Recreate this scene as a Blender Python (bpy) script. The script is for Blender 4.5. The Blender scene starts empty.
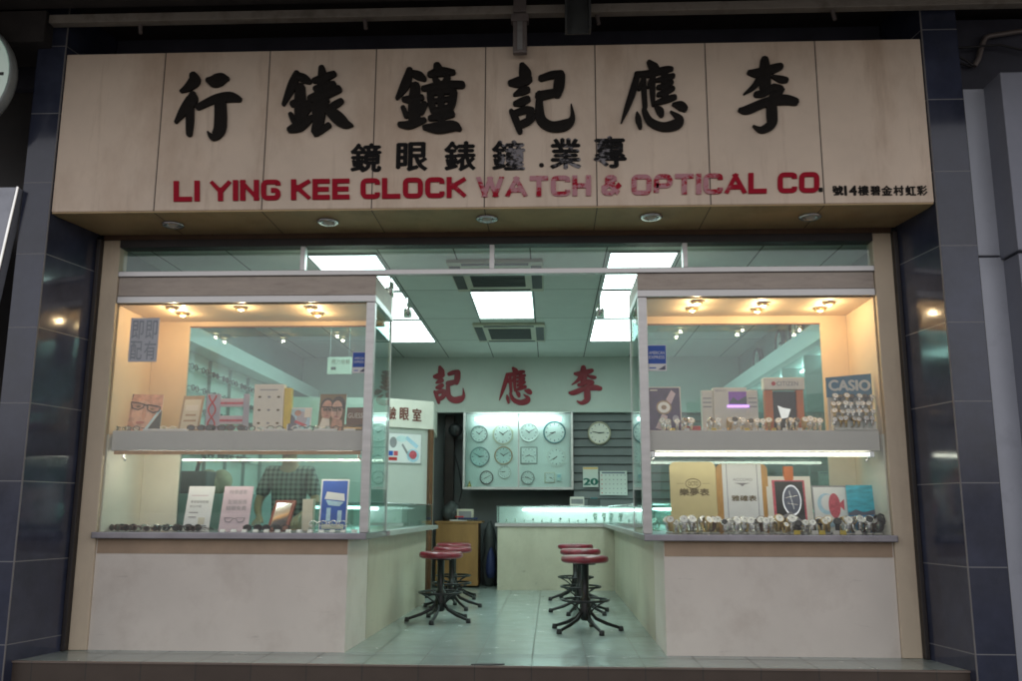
import bpy, bmesh, math, random
from mathutils import Vector, Matrix
random.seed(7)
PI = math.pi
S = bpy.context.scene
COL = S.collection
# ------------------------------------------------------------------ camera
YAW, PITCH, ROLL, F = -0.04329646, 0.18472677, 0.00322995, 907.2
CX, CY = 511.0, 340.5
CAM = Vector((0.0, -7.223, 1.08))
fw = Vector((math.sin(YAW)*math.cos(PITCH), math.cos(YAW)*math.cos(PITCH), math.sin(PITCH)))
r0 = Vector((math.cos(YAW), -math.sin(YAW), 0)); u0 = r0.cross(fw)
rt = r0*math.cos(ROLL) + u0*math.sin(ROLL); up = u0*math.cos(ROLL) - r0*math.sin(ROLL)
cd = bpy.data.cameras.new('camera'); cam = bpy.data.objects.new('camera', cd); COL.objects.link(cam)
cam.matrix_world = Matrix(((rt.x, up.x, -fw.x, CAM.x), (rt.y, up.y, -fw.y, CAM.y), (rt.z, up.z, -fw.z, CAM.z), (0, 0, 0, 1)))
cd.sensor_width = 36; cd.lens = F/1022*36; cd.clip_start = .05; cd.clip_end = 1000
S.camera = cam
# ------------------------------------------------------------------ world, sun, exposure
w = bpy.data.worlds.new('World'); S.world = w; w.use_nodes = True
nt = w.node_tree; nt.nodes.clear()
sky = nt.nodes.new('ShaderNodeTexSky'); sky.sky_type = 'NISHITA'; sky.sun_disc = False
SUN_EL, SUN_ROT = math.radians(48), math.radians(15)
sky.sun_elevation = SUN_EL; sky.sun_rotation = SUN_ROT; sky.dust_density = 3.0; sky.air_density = 1.2
bg = nt.nodes.new('ShaderNodeBackground'); bg.inputs[1].default_value = .15
wo = nt.nodes.new('ShaderNodeOutputWorld')
hs = nt.nodes.new('ShaderNodeHueSaturation'); hs.inputs['Saturation'].default_value = .22
tn = nt.nodes.new('ShaderNodeMix'); tn.data_type = 'RGBA'; tn.blend_type = 'MULTIPLY'; tn.inputs[0].default_value = 1; tn.inputs[7].default_value = (1.03, .97, .95, 1)
nt.links.new(sky.outputs[0], hs.inputs['Color']); nt.links.new(hs.outputs[0], tn.inputs[6]); nt.links.new(tn.outputs[2], bg.inputs[0]); nt.links.new(bg.outputs[0], wo.inputs[0])
sl = bpy.data.lights.new('sun', 'SUN'); sl.energy = 1.0; sl.angle = math.radians(12); sl.color = (1, .95, .88)
so = bpy.data.objects.new('sun', sl); COL.objects.link(so)
sd = Vector((math.sin(SUN_ROT)*math.cos(SUN_EL), math.cos(SUN_ROT)*math.cos(SUN_EL), math.sin(SUN_EL)))
so.rotation_euler = sd.to_track_quat('Z', 'Y').to_euler(); so.location = (0, 0, 30)
S.view_settings.view_transform = 'Standard'; S.view_settings.look = 'None'
S.view_settings.exposure = 0.88; S.view_settings.gamma = 1
S.render.engine = 'CYCLES'
S.cycles.use_denoising = True
S.cycles.max_bounces = 9; S.cycles.diffuse_bounces = 5; S.cycles.glossy_bounces = 4
S.cycles.transparent_max_bounces = 32; S.cycles.caustics_reflective = False; S.cycles.caustics_refractive = False
S.cycles.sample_clamp_indirect = 4
S.cycles.filter_width = 1.7
HALO, TUBE, PANEL = 1.0, 1.0, 1.0        # lamp levels

def at(px, py, ax, v):
    """where the sight line of photo pixel (px, py) meets the plane axis ax = v"""
    d = rt*((px-CX)/F) + up*((CY-py)/F) + fw
    return CAM + d*((v-CAM[ax])/d[ax])
def Y(px, py, y): return at(px, py, 1, y)
def Z(px, py, z): return at(px, py, 2, z)

# ------------------------------------------------------------------ materials
MATS = {}
def newmat(key):
    m = bpy.data.materials.new(key); m.use_nodes = True; MATS[key] = m
    n = m.node_tree; b = n.nodes['Principled BSDF']
    return m, n, b
def N(n, t, **kw):
    x = n.nodes.new(t)
    for k, v in kw.items(): setattr(x, k, v)
    return x
def math_(n, op, a, b=None, c=None):
    x = N(n, 'ShaderNodeMath', operation=op)
    for i, v in enumerate((a, b, c)):
        if v is None: continue
        if isinstance(v, (int, float)): x.inputs[i].default_value = v
        else: n.links.new(v, x.inputs[i])
    return x.outputs[0]
def mixc(n, fac, a, b, mode='MIX'):
    x = N(n, 'ShaderNodeMix', data_type='RGBA', blend_type=mode)
    for i, v in ((0, fac), (6, a), (7, b)):
        if isinstance(v, (int, float)): x.inputs[i].default_value = v
        elif isinstance(v, (tuple, list)): x.inputs[i].default_value = (*v, 1)
        else: n.links.new(v, x.inputs[i])
    return x.outputs[2]
def noise(n, scale, detail=4, rough=.55, coord='Object', sc=(1, 1, 1)):
    tc = N(n, 'ShaderNodeTexCoord'); mp = N(n, 'ShaderNodeMapping'); mp.inputs['Scale'].default_value = sc
    if coord == 'Pos':
        g = N(n, 'ShaderNodeNewGeometry'); n.links.new(g.outputs['Position'], mp.inputs[0])
    else: n.links.new(tc.outputs[coord], mp.inputs[0])
    x = N(n, 'ShaderNodeTexNoise'); x.inputs['Scale'].default_value = scale
    x.inputs['Detail'].default_value = detail; x.inputs['Roughness'].default_value = rough
    n.links.new(mp.outputs[0], x.inputs['Vector']); return x.outputs[0]
def ramp(n, v, lo, hi):
    x = N(n, 'ShaderNodeMapRange'); x.inputs[1].default_value = lo; x.inputs[2].default_value = hi
    n.links.new(v, x.inputs[0]); return x.outputs[0]
def mat(key, col, rough=.5, metal=0, var=.12, scale=6, bump=0, spec=.5, bscale=60, sc=(1, 1, 1), dirt=None, dirtcol=(.2, .13, .08), coat=0, dirt2=None):
    if key in MATS: return MATS[key]
    m, n, b = newmat(key)
    f = noise(n, scale, 5, .6, 'Pos', sc)
    c = mixc(n, ramp(n, f, .3, .7), tuple(x*(1-var) for x in col), tuple(min(1, x*(1+var)) for x in col))
    if dirt:
        d = noise(n, dirt[0], 6, .65, 'Pos', dirt[3] if len(dirt) > 3 else (1, 1, 1))
        c = mixc(n, math_(n, 'MULTIPLY', ramp(n, d, dirt[1], dirt[1]+.2), dirt[2]), c, dirtcol)
    if dirt2:
        d = noise(n, dirt2[0], 5, .7, 'Pos', dirt2[3])
        c = mixc(n, math_(n, 'MULTIPLY', ramp(n, d, dirt2[1], dirt2[1]+.12), dirt2[2]), c, dirt2[4])
    n.links.new(c, b.inputs['Base Color'])
    n.links.new(math_(n, 'MULTIPLY_ADD', f, .2, max(0, rough-.1)), b.inputs['Roughness'])
    b.inputs['Metallic'].default_value = metal; b.inputs['Specular IOR Level'].default_value = spec
    b.inputs['Coat Weight'].default_value = coat
    if bump:
        bp = N(n, 'ShaderNodeBump'); bp.inputs['Strength'].default_value = bump; bp.inputs['Distance'].default_value = .01
        n.links.new(noise(n, bscale, 4, .6, 'Pos'), bp.inputs['Height']); n.links.new(bp.outputs[0], b.inputs['Normal'])
    return m
def emit(key, col, s):
    m, n, b = newmat(key)
    b.inputs['Base Color'].default_value = (.8, .8, .8, 1)
    b.inputs['Emission Color'].default_value = (*col, 1); b.inputs['Emission Strength'].default_value = s
    return m
def glass(key, tint, f0=.04, rough=.0, dust=0.0):
    m, n, b = newmat(key); n.nodes.remove(b)
    lw = N(n, 'ShaderNodeLayerWeight'); lw.inputs[0].default_value = .5
    p = math_(n, 'POWER', lw.outputs['Facing'], 5)
    fr = math_(n, 'MULTIPLY_ADD', p, 1-f0, f0)
    tr = N(n, 'ShaderNodeBsdfTransparent'); tr.inputs[0].default_value = (*tint, 1)
    gl = N(n, 'ShaderNodeBsdfGlossy'); gl.inputs['Roughness'].default_value = rough
    base = tr.outputs[0]
    if dust:
        df = N(n, 'ShaderNodeBsdfDiffuse'); df.inputs[0].default_value = (.6, .6, .6, 1)
        ms = N(n, 'ShaderNodeMixShader')
        n.links.new(math_(n, 'MULTIPLY', ramp(n, noise(n, 3, 6, .7, 'Pos'), .35, .8), dust), ms.inputs[0])
        n.links.new(tr.outputs[0], ms.inputs[1]); n.links.new(df.outputs[0], ms.inputs[2]); base = ms.outputs[0]
    mx = N(n, 'ShaderNodeMixShader'); n.links.new(fr, mx.inputs[0])
    n.links.new(base, mx.inputs[1]); n.links.new(gl.outputs[0], mx.inputs[2])
    n.links.new(mx.outputs[0], n.nodes['Material Output'].inputs[0]); return m
def gridmat(key, col, line, axes, rough=.3, var=.08, tilevar=.1, bump=.4, noise_sc=5, spec=.5, patch=None, coat=0):
    """tiles: axes = [(axis, pitch, offset, joint width)]"""
    m, n, b = newmat(key)
    g = N(n, 'ShaderNodeNewGeometry'); sp = N(n, 'ShaderNodeSeparateXYZ'); n.links.new(g.outputs['Position'], sp.inputs[0])
    mask = None; ids = []
    for a, pitch, off, wd in axes:
        t = math_(n, 'MULTIPLY_ADD', sp.outputs[a], 1/pitch, -off/pitch)
        fr = math_(n, 'FRACT', t); ids.append(math_(n, 'FLOOR', t))
        e = math_(n, 'ABSOLUTE', math_(n, 'SUBTRACT', fr, .5))
        k = math_(n, 'GREATER_THAN', e, .5 - wd/2/pitch)
        mask = k if mask is None else math_(n, 'MAXIMUM', mask, k)
    cb = N(n, 'ShaderNodeCombineXYZ'); n.links.new(ids[0], cb.inputs[0])
    if len(ids) > 1: n.links.new(ids[1], cb.inputs[1])
    wn = N(n, 'ShaderNodeTexWhiteNoise'); n.links.new(cb.outputs[0], wn.inputs[0])
    f = noise(n, noise_sc, 5, .6, 'Pos')
    c = mixc(n, ramp(n, f, .3, .7), tuple(x*(1-var) for x in col), tuple(x*(1+var) for x in col))
    c = mixc(n, math_(n, 'MULTIPLY', wn.outputs[0], tilevar), c, tuple(x*.45 for x in col))
    if patch:
        c = mixc(n, math_(n, 'MULTIPLY', ramp(n, noise(n, patch[0], 6, .7, 'Pos'), .5, .75), patch[1]), c, patch[2])
    c = mixc(n, mask, c, line); n.links.new(c, b.inputs['Base Color'])
    n.links.new(math_(n, 'ADD', math_(n, 'MULTIPLY_ADD', f, .2, rough-.1), math_(n, 'MULTIPLY', mask, .3)), b.inputs['Roughness'])
    b.inputs['Specular IOR Level'].default_value = spec; b.inputs['Coat Weight'].default_value = coat
    bp = N(n, 'ShaderNodeBump'); bp.inputs['Strength'].default_value = bump; bp.inputs['Distance'].default_value = .004
    n.links.new(math_(n, 'SUBTRACT', math_(n, 'MULTIPLY', f, .15), mask), bp.inputs['Height']); n.links.new(bp.outputs[0], b.inputs['Normal'])
    return m

# ------------------------------------------------------------------ mesh builder
class MB:
    def __init__(s): s.v = []; s.f = []; s.m = []; s.sm = []; s.keys = []
    def add(s, vs, fs, m, smooth=False):
        if m not in s.keys: s.keys.append(m)
        k = s.keys.index(m); o = len(s.v)
        s.v += [Vector(v) for v in vs]
        for f in fs: s.f.append([i+o for i in f]); s.m.append(k); s.sm.append(smooth)
        return s
    def box(s, x0, x1, y0, y1, z0, z1, m, b=0):
        if x0 > x1: x0, x1 = x1, x0
        if y0 > y1: y0, y1 = y1, y0
        if z0 > z1: z0, z1 = z1, z0
        if b:
            bm = bmesh.new(); bmesh.ops.create_cube(bm, size=1)
            for v in bm.verts: v.co = Vector((x0+(v.co.x+.5)*(x1-x0), y0+(v.co.y+.5)*(y1-y0), z0+(v.co.z+.5)*(z1-z0)))
            bmesh.ops.bevel(bm, geom=bm.edges[:], offset=b, segments=2, profile=.6, affect='EDGES')
            bm.verts.index_update(); s.add([v.co.copy() for v in bm.verts], [[v.index for v in f.verts] for f in bm.faces], m); bm.free(); return s
        return s.add([(x0, y0, z0), (x1, y0, z0), (x1, y1, z0), (x0, y1, z0), (x0, y0, z1), (x1, y0, z1), (x1, y1, z1), (x0, y1, z1)],
                     [(3, 2, 1, 0), (4, 5, 6, 7), (0, 1, 5, 4), (1, 2, 6, 5), (2, 3, 7, 6), (3, 0, 4, 7)], m)
    def prism(s, pts, m, z0, z1):
        """footprint pts (x, y), counter-clockwise, from z0 to z1"""
        k = len(pts)
        return s.add([(x, y, z0) for x, y in pts]+[(x, y, z1) for x, y in pts],
                     [list(range(k))[::-1], list(range(k, 2*k))]+[(i, (i+1) % k, k+(i+1) % k, k+i) for i in range(k)], m)
    def plate(s, pts, m, y0, y1):
        """outline pts (x, z) in a plane facing -y, between y0 (front) and y1"""
        k = len(pts)
        return s.add([(x, y0, z) for x, z in pts]+[(x, y1, z) for x, z in pts],
                     [list(range(k)), list(range(k, 2*k))[::-1]]+[((i+1) % k, i, k+i, k+(i+1) % k) for i in range(k)], m)
    def ell(s, cx, cz, rx, rz, m, y0, y1, k=24, a0=0):
        return s.plate([(cx+rx*math.cos(a0+2*PI*i/k), cz+rz*math.sin(a0+2*PI*i/k)) for i in range(k)], m, y0, y1)
    def tube(s, pts, r, m, k=10, closed=False, taper=None):
        pts = [Vector(p) for p in pts]; n = len(pts); vs = []; prev = None
        for i, p in enumerate(pts):
            a = pts[i-1] if (i or closed) else p; c = pts[(i+1) % n] if (i < n-1 or closed) else p
            t = (c-a).normalized()
            if prev is None: prev = t.orthogonal().normalized()
            u = (prev - t*prev.dot(t)).normalized(); prev = u; q = t.cross(u)
            rr = r if taper is None else taper[i]
            vs += [p+(u*math.cos(2*PI*j/k)+q*math.sin(2*PI*j/k))*rr for j in range(k)]
        fs = []
        for i in range(n if closed else n-1):
            for j in range(k):
                a, b2 = i*k+j, i*k+(j+1) % k; c, d = ((i+1) % n)*k+(j+1) % k, ((i+1) % n)*k+j
                fs.append((a, b2, c, d))
        s.add(vs, fs, m, True)
        if not closed:
            s.add(vs[:k], [list(range(k))[::-1]], m); s.add(vs[-k:], [list(range(k))], m)
        return s
    def lathe(s, prof, c, m, axis='z', k=28):
        """prof = [(radius, height)]; axis z, or y (height runs towards -y)"""
        c = Vector(c); vs = []
        for r, h in prof:
            for j in range(k):
                a = 2*PI*j/k; x, y2 = r*math.cos(a), r*math.sin(a)
                vs.append(c+(Vector((x, y2, h)) if axis == 'z' else Vector((x, -h, y2))))
        fs = [(i*k+j, i*k+(j+1) % k, (i+1)*k+(j+1) % k, (i+1)*k+j) for i in range(len(prof)-1) for j in range(k)]
        # split at hard profile corners is not needed: profiles carry doubled points
        return s.add(vs, fs, m, True)
    def ball(s, c, r, m, k=12, sx=1, sy=1, sz=1):
        pr = [(max(1e-4, r*math.sin(PI*i/8)), -r*math.cos(PI*i/8)) for i in range(9)]
        o = len(s.v); s.lathe(pr, (0, 0, 0), m, 'z', k)
        for i in range(o, len(s.v)): v = s.v[i]; s.v[i] = Vector((c[0]+v.x*sx, c[1]+v.y*sy, c[2]+v.z*sz))
        return s
    def xf(s, M, start=0):
        for i in range(start, len(s.v)): s.v[i] = M @ s.v[i]
        return s
    def brush(s, stroke, tf, m, h, dome=.002, y=0.0):
        """one brush stroke: stroke = [(x, y, width)], tf maps (x, y) to (X, Z), stands h proud of plane y"""
        pts = [Vector(p) for p in stroke]
        if len(pts) == 2: pts = [pts[0], (pts[0]+pts[1])/2, pts[1]]
        P = []
        for i in range(len(pts)-1):
            p0 = pts[max(0, i-1)]; p1 = pts[i]; p2 = pts[i+1]; p3 = pts[min(len(pts)-1, i+2)]
            for q in range(5):
                t = q/5
                P.append(.5*((2*p1)+(p2-p0)*t+(2*p0-5*p1+4*p2-p3)*t*t+(3*p1-p0-3*p2+p3)*t**3))
        P.append(pts[-1]); n = len(P); L = []; R = []; Cc = []
        def dirn(i):
            a = P[max(0, i-1)]; b = P[min(n-1, i+1)]; d = Vector((b.x-a.x, b.y-a.y)); return d.normalized() if d.length > 1e-6 else Vector((1, 0))
        for i, p in enumerate(P):
            d = dirn(i); nn = Vector((-d.y, d.x)); wd = max(.5, p.z)/2
            L.append((p.x+nn.x*wd, p.y+nn.y*wd)); R.append((p.x-nn.x*wd, p.y-nn.y*wd)); Cc.append((p.x, p.y))
        # round caps
        def cap(i, sg):
            d = dirn(i)*sg; p = P[i]; wd = max(.5, p.z)/2; nn = Vector((-d.y, d.x)); o = []
            for q in range(1, 4):
                a = PI/2 - PI*q/4
                o.append((p.x+d.x*wd*math.cos(a)*.8+nn.x*wd*math.sin(a), p.y+d.y*wd*math.cos(a)*.8+nn.y*wd*math.sin(a)))
            return o
        def V3(p, yy): X, Zz = tf(p[0], p[1]); return (X, yy, Zz)
        yt = y-h; yc = yt-dome
        vs = []; fs = []
        outline = L + cap(n-1, 1) + R[::-1] + cap(0, -1)
        mlen = len(outline)
        vs += [V3(p, yt) for p in outline] + [V3(p, y) for p in outline]
        co = len(vs); vs += [V3(p, yc) for p in Cc]
        for i in range(n-1):
            fs.append((i, i+1, co+i+1, co+i))
            r1 = mlen-3-1-i; r2 = r1-1
            fs.append((co+i, co+i+1, r2, r1))
        seq = [n-1, n, n+1, n+2, n+3]
        for a, b in zip(seq, seq[1:]): fs.append((a, b, co+n-1))
        seq = [mlen-4, mlen-3, mlen-2, mlen-1, 0]
        for a, b in zip(seq, seq[1:]): fs.append((a, b, co))
        for i in range(mlen): fs.append((i, mlen+i, mlen+(i+1) % mlen, (i+1) % mlen))
        return s.add(vs, fs, m)
    def text(s, body, x0, x1, z0, z1, y, m, depth=.0, bold=0.0, res=3, keep=False):
        """type set to fill the box x0..x1, z0..z1 on a plane facing -y"""
        c = bpy.data.curves.new('type', 'FONT'); c.body = body; c.resolution_u = res; c.extrude = .5 if depth else 0
        o = bpy.data.objects.new('type', c); COL.objects.link(o); bpy.context.view_layer.update()
        me = bpy.data.meshes.new_from_object(o.evaluated_get(bpy.context.evaluated_depsgraph_get()))
        vs = [v.co.copy() for v in me.vertices]; fs = [list(p.vertices) for p in me.polygons]
        bpy.data.objects.remove(o); bpy.data.curves.remove(c); bpy.data.meshes.remove(me)
        if not vs: return s
        ax, bx = min(v.x for v in vs), max(v.x for v in vs); az, bz = min(v.y for v in vs), max(v.y for v in vs)
        sx, sz = (x1-x0)/max(1e-6, bx-ax), (z1-z0)/max(1e-6, bz-az)
        if keep: sx = sz = min(sx, sz)
        ox = x0+((x1-x0)-(bx-ax)*sx)/2; oz = z0+((z1-z0)-(bz-az)*sz)/2
        sh = [(0, 0)] if not bold else [(-bold, 0), (bold, 0), (0, bold*.7), (0, -bold*.7)]
        for i, (dx, dz) in enumerate(sh):
            s.add([(ox+(v.x-ax+dx)*sx, y-.00012*i-(v.z+.5 if depth else 0)*depth, oz+(v.y-az+dz)*sz) for v in vs], fs, m)
        return s
    def build(s, name, parent=None, origin=None):
        me = bpy.data.meshes.new(name)
        o = bpy.data.objects.new(name, me); COL.objects.link(o)
        if parent is not None:
            o.parent = parent; root = parent
            while root.parent: root = root.parent
            off = Vector(root['_o']) if '_o' in root else Vector()
        else:
            if origin is None:
                xs = [v.x for v in s.v]; ys = [v.y for v in s.v]; zs = [v.z for v in s.v]
                origin = ((min(xs)+max(xs))/2, (min(ys)+max(ys))/2, min(zs))
            off = Vector(origin); o.location = off; o['_o'] = tuple(off)
        me.from_pydata([v-off for v in s.v], [], s.f)
        for k in s.keys: me.materials.append(MATS[k])
        me.polygons.foreach_set('material_index', s.m); me.polygons.foreach_set('use_smooth', s.sm)
        me.update(); return o

def tag(o, label=None, cat=None, group=None, kind=None):
    if label: o['label'] = label
    if cat: o['category'] = cat
    if group: o['group'] = group
    if kind: o['kind'] = kind
    return o
def thing(name, loc, label, cat, group=None):
    o = bpy.data.objects.new(name, None); COL.objects.link(o); o.location = loc; o['_o'] = tuple(loc)
    o.empty_display_size = .1
    return tag(o, label, cat, group)
def dup(o, loc=None, label=None, group=None, rot=None, scale=None):
    def cp(a, par):
        c = a.copy(); COL.objects.link(c)
        if par is not None: c.parent = par
        for ch in a.children: cp(ch, c)
        return c
    c = cp(o, None)
    if loc is not None: c.location = loc
    if rot is not None: c.rotation_euler = rot
    if scale is not None: c.scale = scale
    if label: c['label'] = label
    if group: c['group'] = group
    return c
ORD = ['first', 'second', 'third', 'fourth', 'fifth', 'sixth', 'seventh', 'eighth', 'ninth', 'tenth', 'eleventh', 'twelfth', 'thirteenth', 'fourteenth',
       'fifteenth', 'sixteenth', 'seventeenth', 'eighteenth', 'nineteenth', 'twentieth', 'twenty-first', 'twenty-second', 'twenty-third', 'twenty-fourth', 'twenty-fifth']
def box(name, dims, m, parent=None, b=0):
    return MB().box(*dims, m, b).build(name, parent)

# ------------------------------------------------------------------ palette
mat('sign_cream', (.78, .64, .51), .55, var=.08, scale=1.6, spec=.3, dirt=(1.5, .48, .45, (1, 1, .45)), dirtcol=(.46, .30, .19), dirt2=(5.5, .56, .28, (1, 1, .10), (.38, .25, .16)))
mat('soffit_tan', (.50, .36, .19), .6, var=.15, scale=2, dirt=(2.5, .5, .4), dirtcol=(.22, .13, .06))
mat('char_black', (.014, .011, .009), .7, var=.3, spec=.2)
mat('seam', (.08, .06, .05), .8)
mat('red_char', (.26, .010, .022), .5, var=.2)
mat('alu', (.50, .49, .48), .38, .85, var=.12, scale=3, sc=(1, 1, 6))
mat('alu_brown', (.42, .36, .31), .5, .35, var=.14, scale=2.5, sc=(1, 1, 6), dirt=(4, .52, .3, (1, 1, 4)), dirtcol=(.12, .09, .08))
mat('steel', (.6, .6, .62), .25, 1.0, var=.1)
mat('ledge_metal', (.30, .29, .32), .3, .9, var=.15, scale=4)
mat('lintel_brown', (.10, .055, .03), .6, var=.25)
mat('lintel_dark', (.025, .02, .02), .5, var=.25)
mat('jamb_beige', (.66, .55, .41), .6, var=.08, scale=2, dirt=(3, .52, .3, (1, 1, .3)), dirtcol=(.3, .2, .15))
mat('cream_wall', (.68, .53, .35), .6, var=.05, scale=2)
mat('lining_white', (.72, .70, .60), .6, var=.05, scale=2)
mat('base_wall', (.72, .66, .59), .5, var=.06, scale=1.5, dirt=(2.2, .50, .30), dirtcol=(.42, .34, .28), dirt2=(7, .63, .35, (.35, 1, 2.2), (.30, .25, .22)))
mat('counter_wall', (.56, .52, .41), .5, var=.07, scale=1.5, dirt=(2.2, .50, .35, (1, 1, .6)), dirtcol=(.34, .31, .22), dirt2=(7, .62, .4, (1, .4, 1.6), (.22, .20, .15)))
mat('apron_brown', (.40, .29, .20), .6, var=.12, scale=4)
mat('shelf_grey', (.60, .56, .51), .5, var=.05)
mat('wood_lip', (.52, .27, .11), .5, var=.2, scale=12)
mat('pale_wall', (.55, .58, .53), .6, var=.05, scale=2)
mat('teal_wall', (.26, .31, .30), .6, var=.1, scale=2)
mat('grey_wall', (.17, .18, .18), .7, var=.12, scale=2)
mat('dark_grey', (.06, .065, .065), .6, var=.2)
mat('black_metal', (.006, .006, .0065), .35, .2, var=.2, coat=.1)
mat('black_plastic', (.015, .015, .016), .45, var=.2)
mat('red_vinyl', (.20, .010, .026), .34, var=.3, scale=9, bump=.25, bscale=25, coat=.35)
mat('desk_wood', (.33, .17, .055), .5, var=.18, scale=6, sc=(1, 1, .25))
mat('brown_wood', (.13, .055, .022), .5, var=.2, scale=6)
mat('pole_brown', (.035, .022, .018), .5, var=.2)
mat('white', (.75, .75, .74), .5, var=.03)
mat('offwhite', (.72, .68, .60), .5, var=.04)
mat('clock_face', (.80, .82, .82), .4, var=.02)
mat('teal_rim', (.03, .17, .19), .35, var=.1)
mat('gold', (.58, .40, .15), .3, .8, var=.1)
mat('gold_board', (.60, .50, .25), .4, .25, var=.08, scale=4)
mat('honey_wood', (.50, .26, .06), .45, var=.15, scale=10, sc=(4, 1, 1))
mat('orange', (.62, .16, .03), .5, var=.08)
mat('blue', (.02, .09, .42), .45, var=.08)
mat('sea_blue', (.02, .20, .40), .5, var=.3, scale=20)
mat('sky_cyan', (.05, .42, .55), .5, var=.35, scale=9, sc=(1, 1, 4))
mat('board_blue', (.012, .14, .24), .45, var=.06)
mat('pink_card', (.60, .47, .52), .55, var=.04)
mat('lilac_card', (.42, .40, .47), .55, var=.05)
mat('slate_ink', (.12, .13, .18), .6, var=.1)
mat('ink', (.03, .03, .03), .6)
mat('grey_ink', (.28, .27, .28), .6)
mat('brown_ink', (.13, .09, .03), .6)
mat('red', (.50, .03, .03), .45, var=.1)
mat('purple_dark', (.05, .025, .09), .4, var=.4, scale=14)
mat('violet', (.32, .10, .55), .4, var=.1)
mat('skin_print', (.50, .27, .19), .5, var=.3, scale=26)
mat('skin_print_light', (.60, .37, .28), .5, var=.25, scale=22)
mat('skin_shade', (.42, .22, .15), .5, var=.25, scale=30); mat('lip', (.40, .12, .12), .5)
mat('skin', (.45, .24, .15), .5, var=.08, scale=12)
mat('hair', (.02, .014, .01), .5, var=.3)
mat('yellow', (.70, .50, .04), .5)
mat('fish_red', (.55, .09, .12), .5, var=.3, scale=40)
mat('pale_blue', (.42, .62, .74), .5, var=.15, scale=30)
mat('lens_dark', (.02, .014, .012), .15, var=.2, coat=.5)
mat('frame_brown', (.09, .03, .02), .3, coat=.3)
mat('red_wood', (.20, .045, .025), .45, var=.15)
mat('mirror', (.85, .88, .88), .03, 1.0, var=.01)
mat('silver', (.86, .85, .82), .14, 1.0, var=.1)
mat('dial_white', (.92, .90, .85), .25, var=.05, coat=.4)
mat('canopy_dark', (.035, .03, .028), .8, var=.3)
mat('batten', (.30, .27, .23), .6, var=.1, dirt=(5, .5, .5), dirtcol=(.1, .08, .06))
mat('rust', (.16, .07, .03), .8, var=.3)
mat('cable', (.03, .028, .03), .6, var=.2)
mat('bracket_grey', (.20, .17, .16), .5, .3, var=.2)
mat('panel_grey', (.46, .48, .54), .45, .3, var=.08, scale=2, dirt=(4, .55, .25), dirtcol=(.12, .12, .15))
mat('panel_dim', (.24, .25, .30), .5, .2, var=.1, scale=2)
mat('panel_side', (.07, .07, .085), .5, var=.15)
mat('blue_wall', (.06, .062, .085), .7, var=.25, scale=3)
mat('cardboard', (.40, .27, .15), .7, var=.1)
mat('tan', (.38, .28, .18), .7, var=.15)
mat('navy', (.02, .03, .10), .6, var=.2)
mat('vent_dark', (.02, .02, .02), .6)
mat('vent_cream', (.46, .44, .34), .5, var=.06)
mat('concrete', (.16, .15, .15), .8, var=.15, scale=1.5, bump=.2)
mat('facade', (.32, .29, .26), .8, var=.12, scale=1.0)
mat('grout_line', (.20, .19, .19), .8)
gridmat('pavement_tile', (.13, .125, .12), (.05, .05, .05), [(0, .3, 0, .006), (1, .3, 0, .006)], .6, tilevar=.3)
gridmat('floor_tile', (.38, .45, .42), (.10, .12, .11), [(0, .4, .26, .010), (1, .4, -.53, .022)], .24, .03, .12, .03, patch=(.9, .12, (.25, .25, .21)), coat=.22)
gridmat('riser_tile', (.085, .062, .048), (.045, .045, .042), [(0, .4, .26, .006)], .45, tilevar=.3)
gridmat('nosing_tile', (.22, .17, .14), (.14, .14, .13), [(0, .4, .26, .006)], .45, tilevar=.25, patch=(5, .5, (.15, .14, .13)))
gridmat('ceiling_tile', (.64, .68, .64), (.10, .11, .10), [(0, .672, -.84, .012), (1, 1.42, .50, .012)], .7, .04, .14, .3, spec=.2)
gridmat('dark_tile', (.042, .049, .082), (.20, .20, .21), [(2, .58, .12, .007), (0, 40, 10, .001)], .12, .35, .5, .3, noise_sc=2.5, spec=.5, coat=.10, patch=(3.5, .25, (.075, .08, .10)))
gridmat('louver', (.13, .135, .135), (.022, .022, .022), [(2, .135, .0, .03)], .5, .1, .1, .6)
glass('front_glass', (.97, .985, .98), .045, dust=.035)
glass('side_glass', (.93, .985, .97), .04, dust=.03)
glass('teal_glass', (.76, .93, .90), .05)
glass('case_glass', (.90, .97, .95), .04)
emit('panel_light', (.76, 1.0, .95), 4.2*PANEL)
emit('tube_light', (.74, 1.0, .96), 6.0*TUBE)
emit('tube_warm', (1.0, 1.0, .84), 6.0*TUBE)
emit('tube_tucked', (1.0, 1.0, .84), 17.0*TUBE)
emit('halogen', (1.0, .74, .40), 4.5*HALO)
mat('grey_rim', (.30, .33, .33), .4)
emit('clock_glow', (.55, .85, .68), .10)

# shirt check
m, n, b = newmat('plaid')
g = N(n, 'ShaderNodeNewGeometry'); sp = N(n, 'ShaderNodeSeparateXYZ'); n.links.new(g.outputs['Position'], sp.inputs[0])
k1 = math_(n, 'GREATER_THAN', math_(n, 'FRACT', math_(n, 'MULTIPLY', sp.outputs[0], 22)), .55)
k2 = math_(n, 'GREATER_THAN', math_(n, 'FRACT', math_(n, 'MULTIPLY', sp.outputs[2], 22)), .55)
n.links.new(mixc(n, math_(n, 'MULTIPLY', math_(n, 'ADD', k1, k2), .5), (.28, .28, .26), (.015, .018, .02)), b.inputs['Base Color'])
b.inputs['Roughness'].default_value = .85
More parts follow.
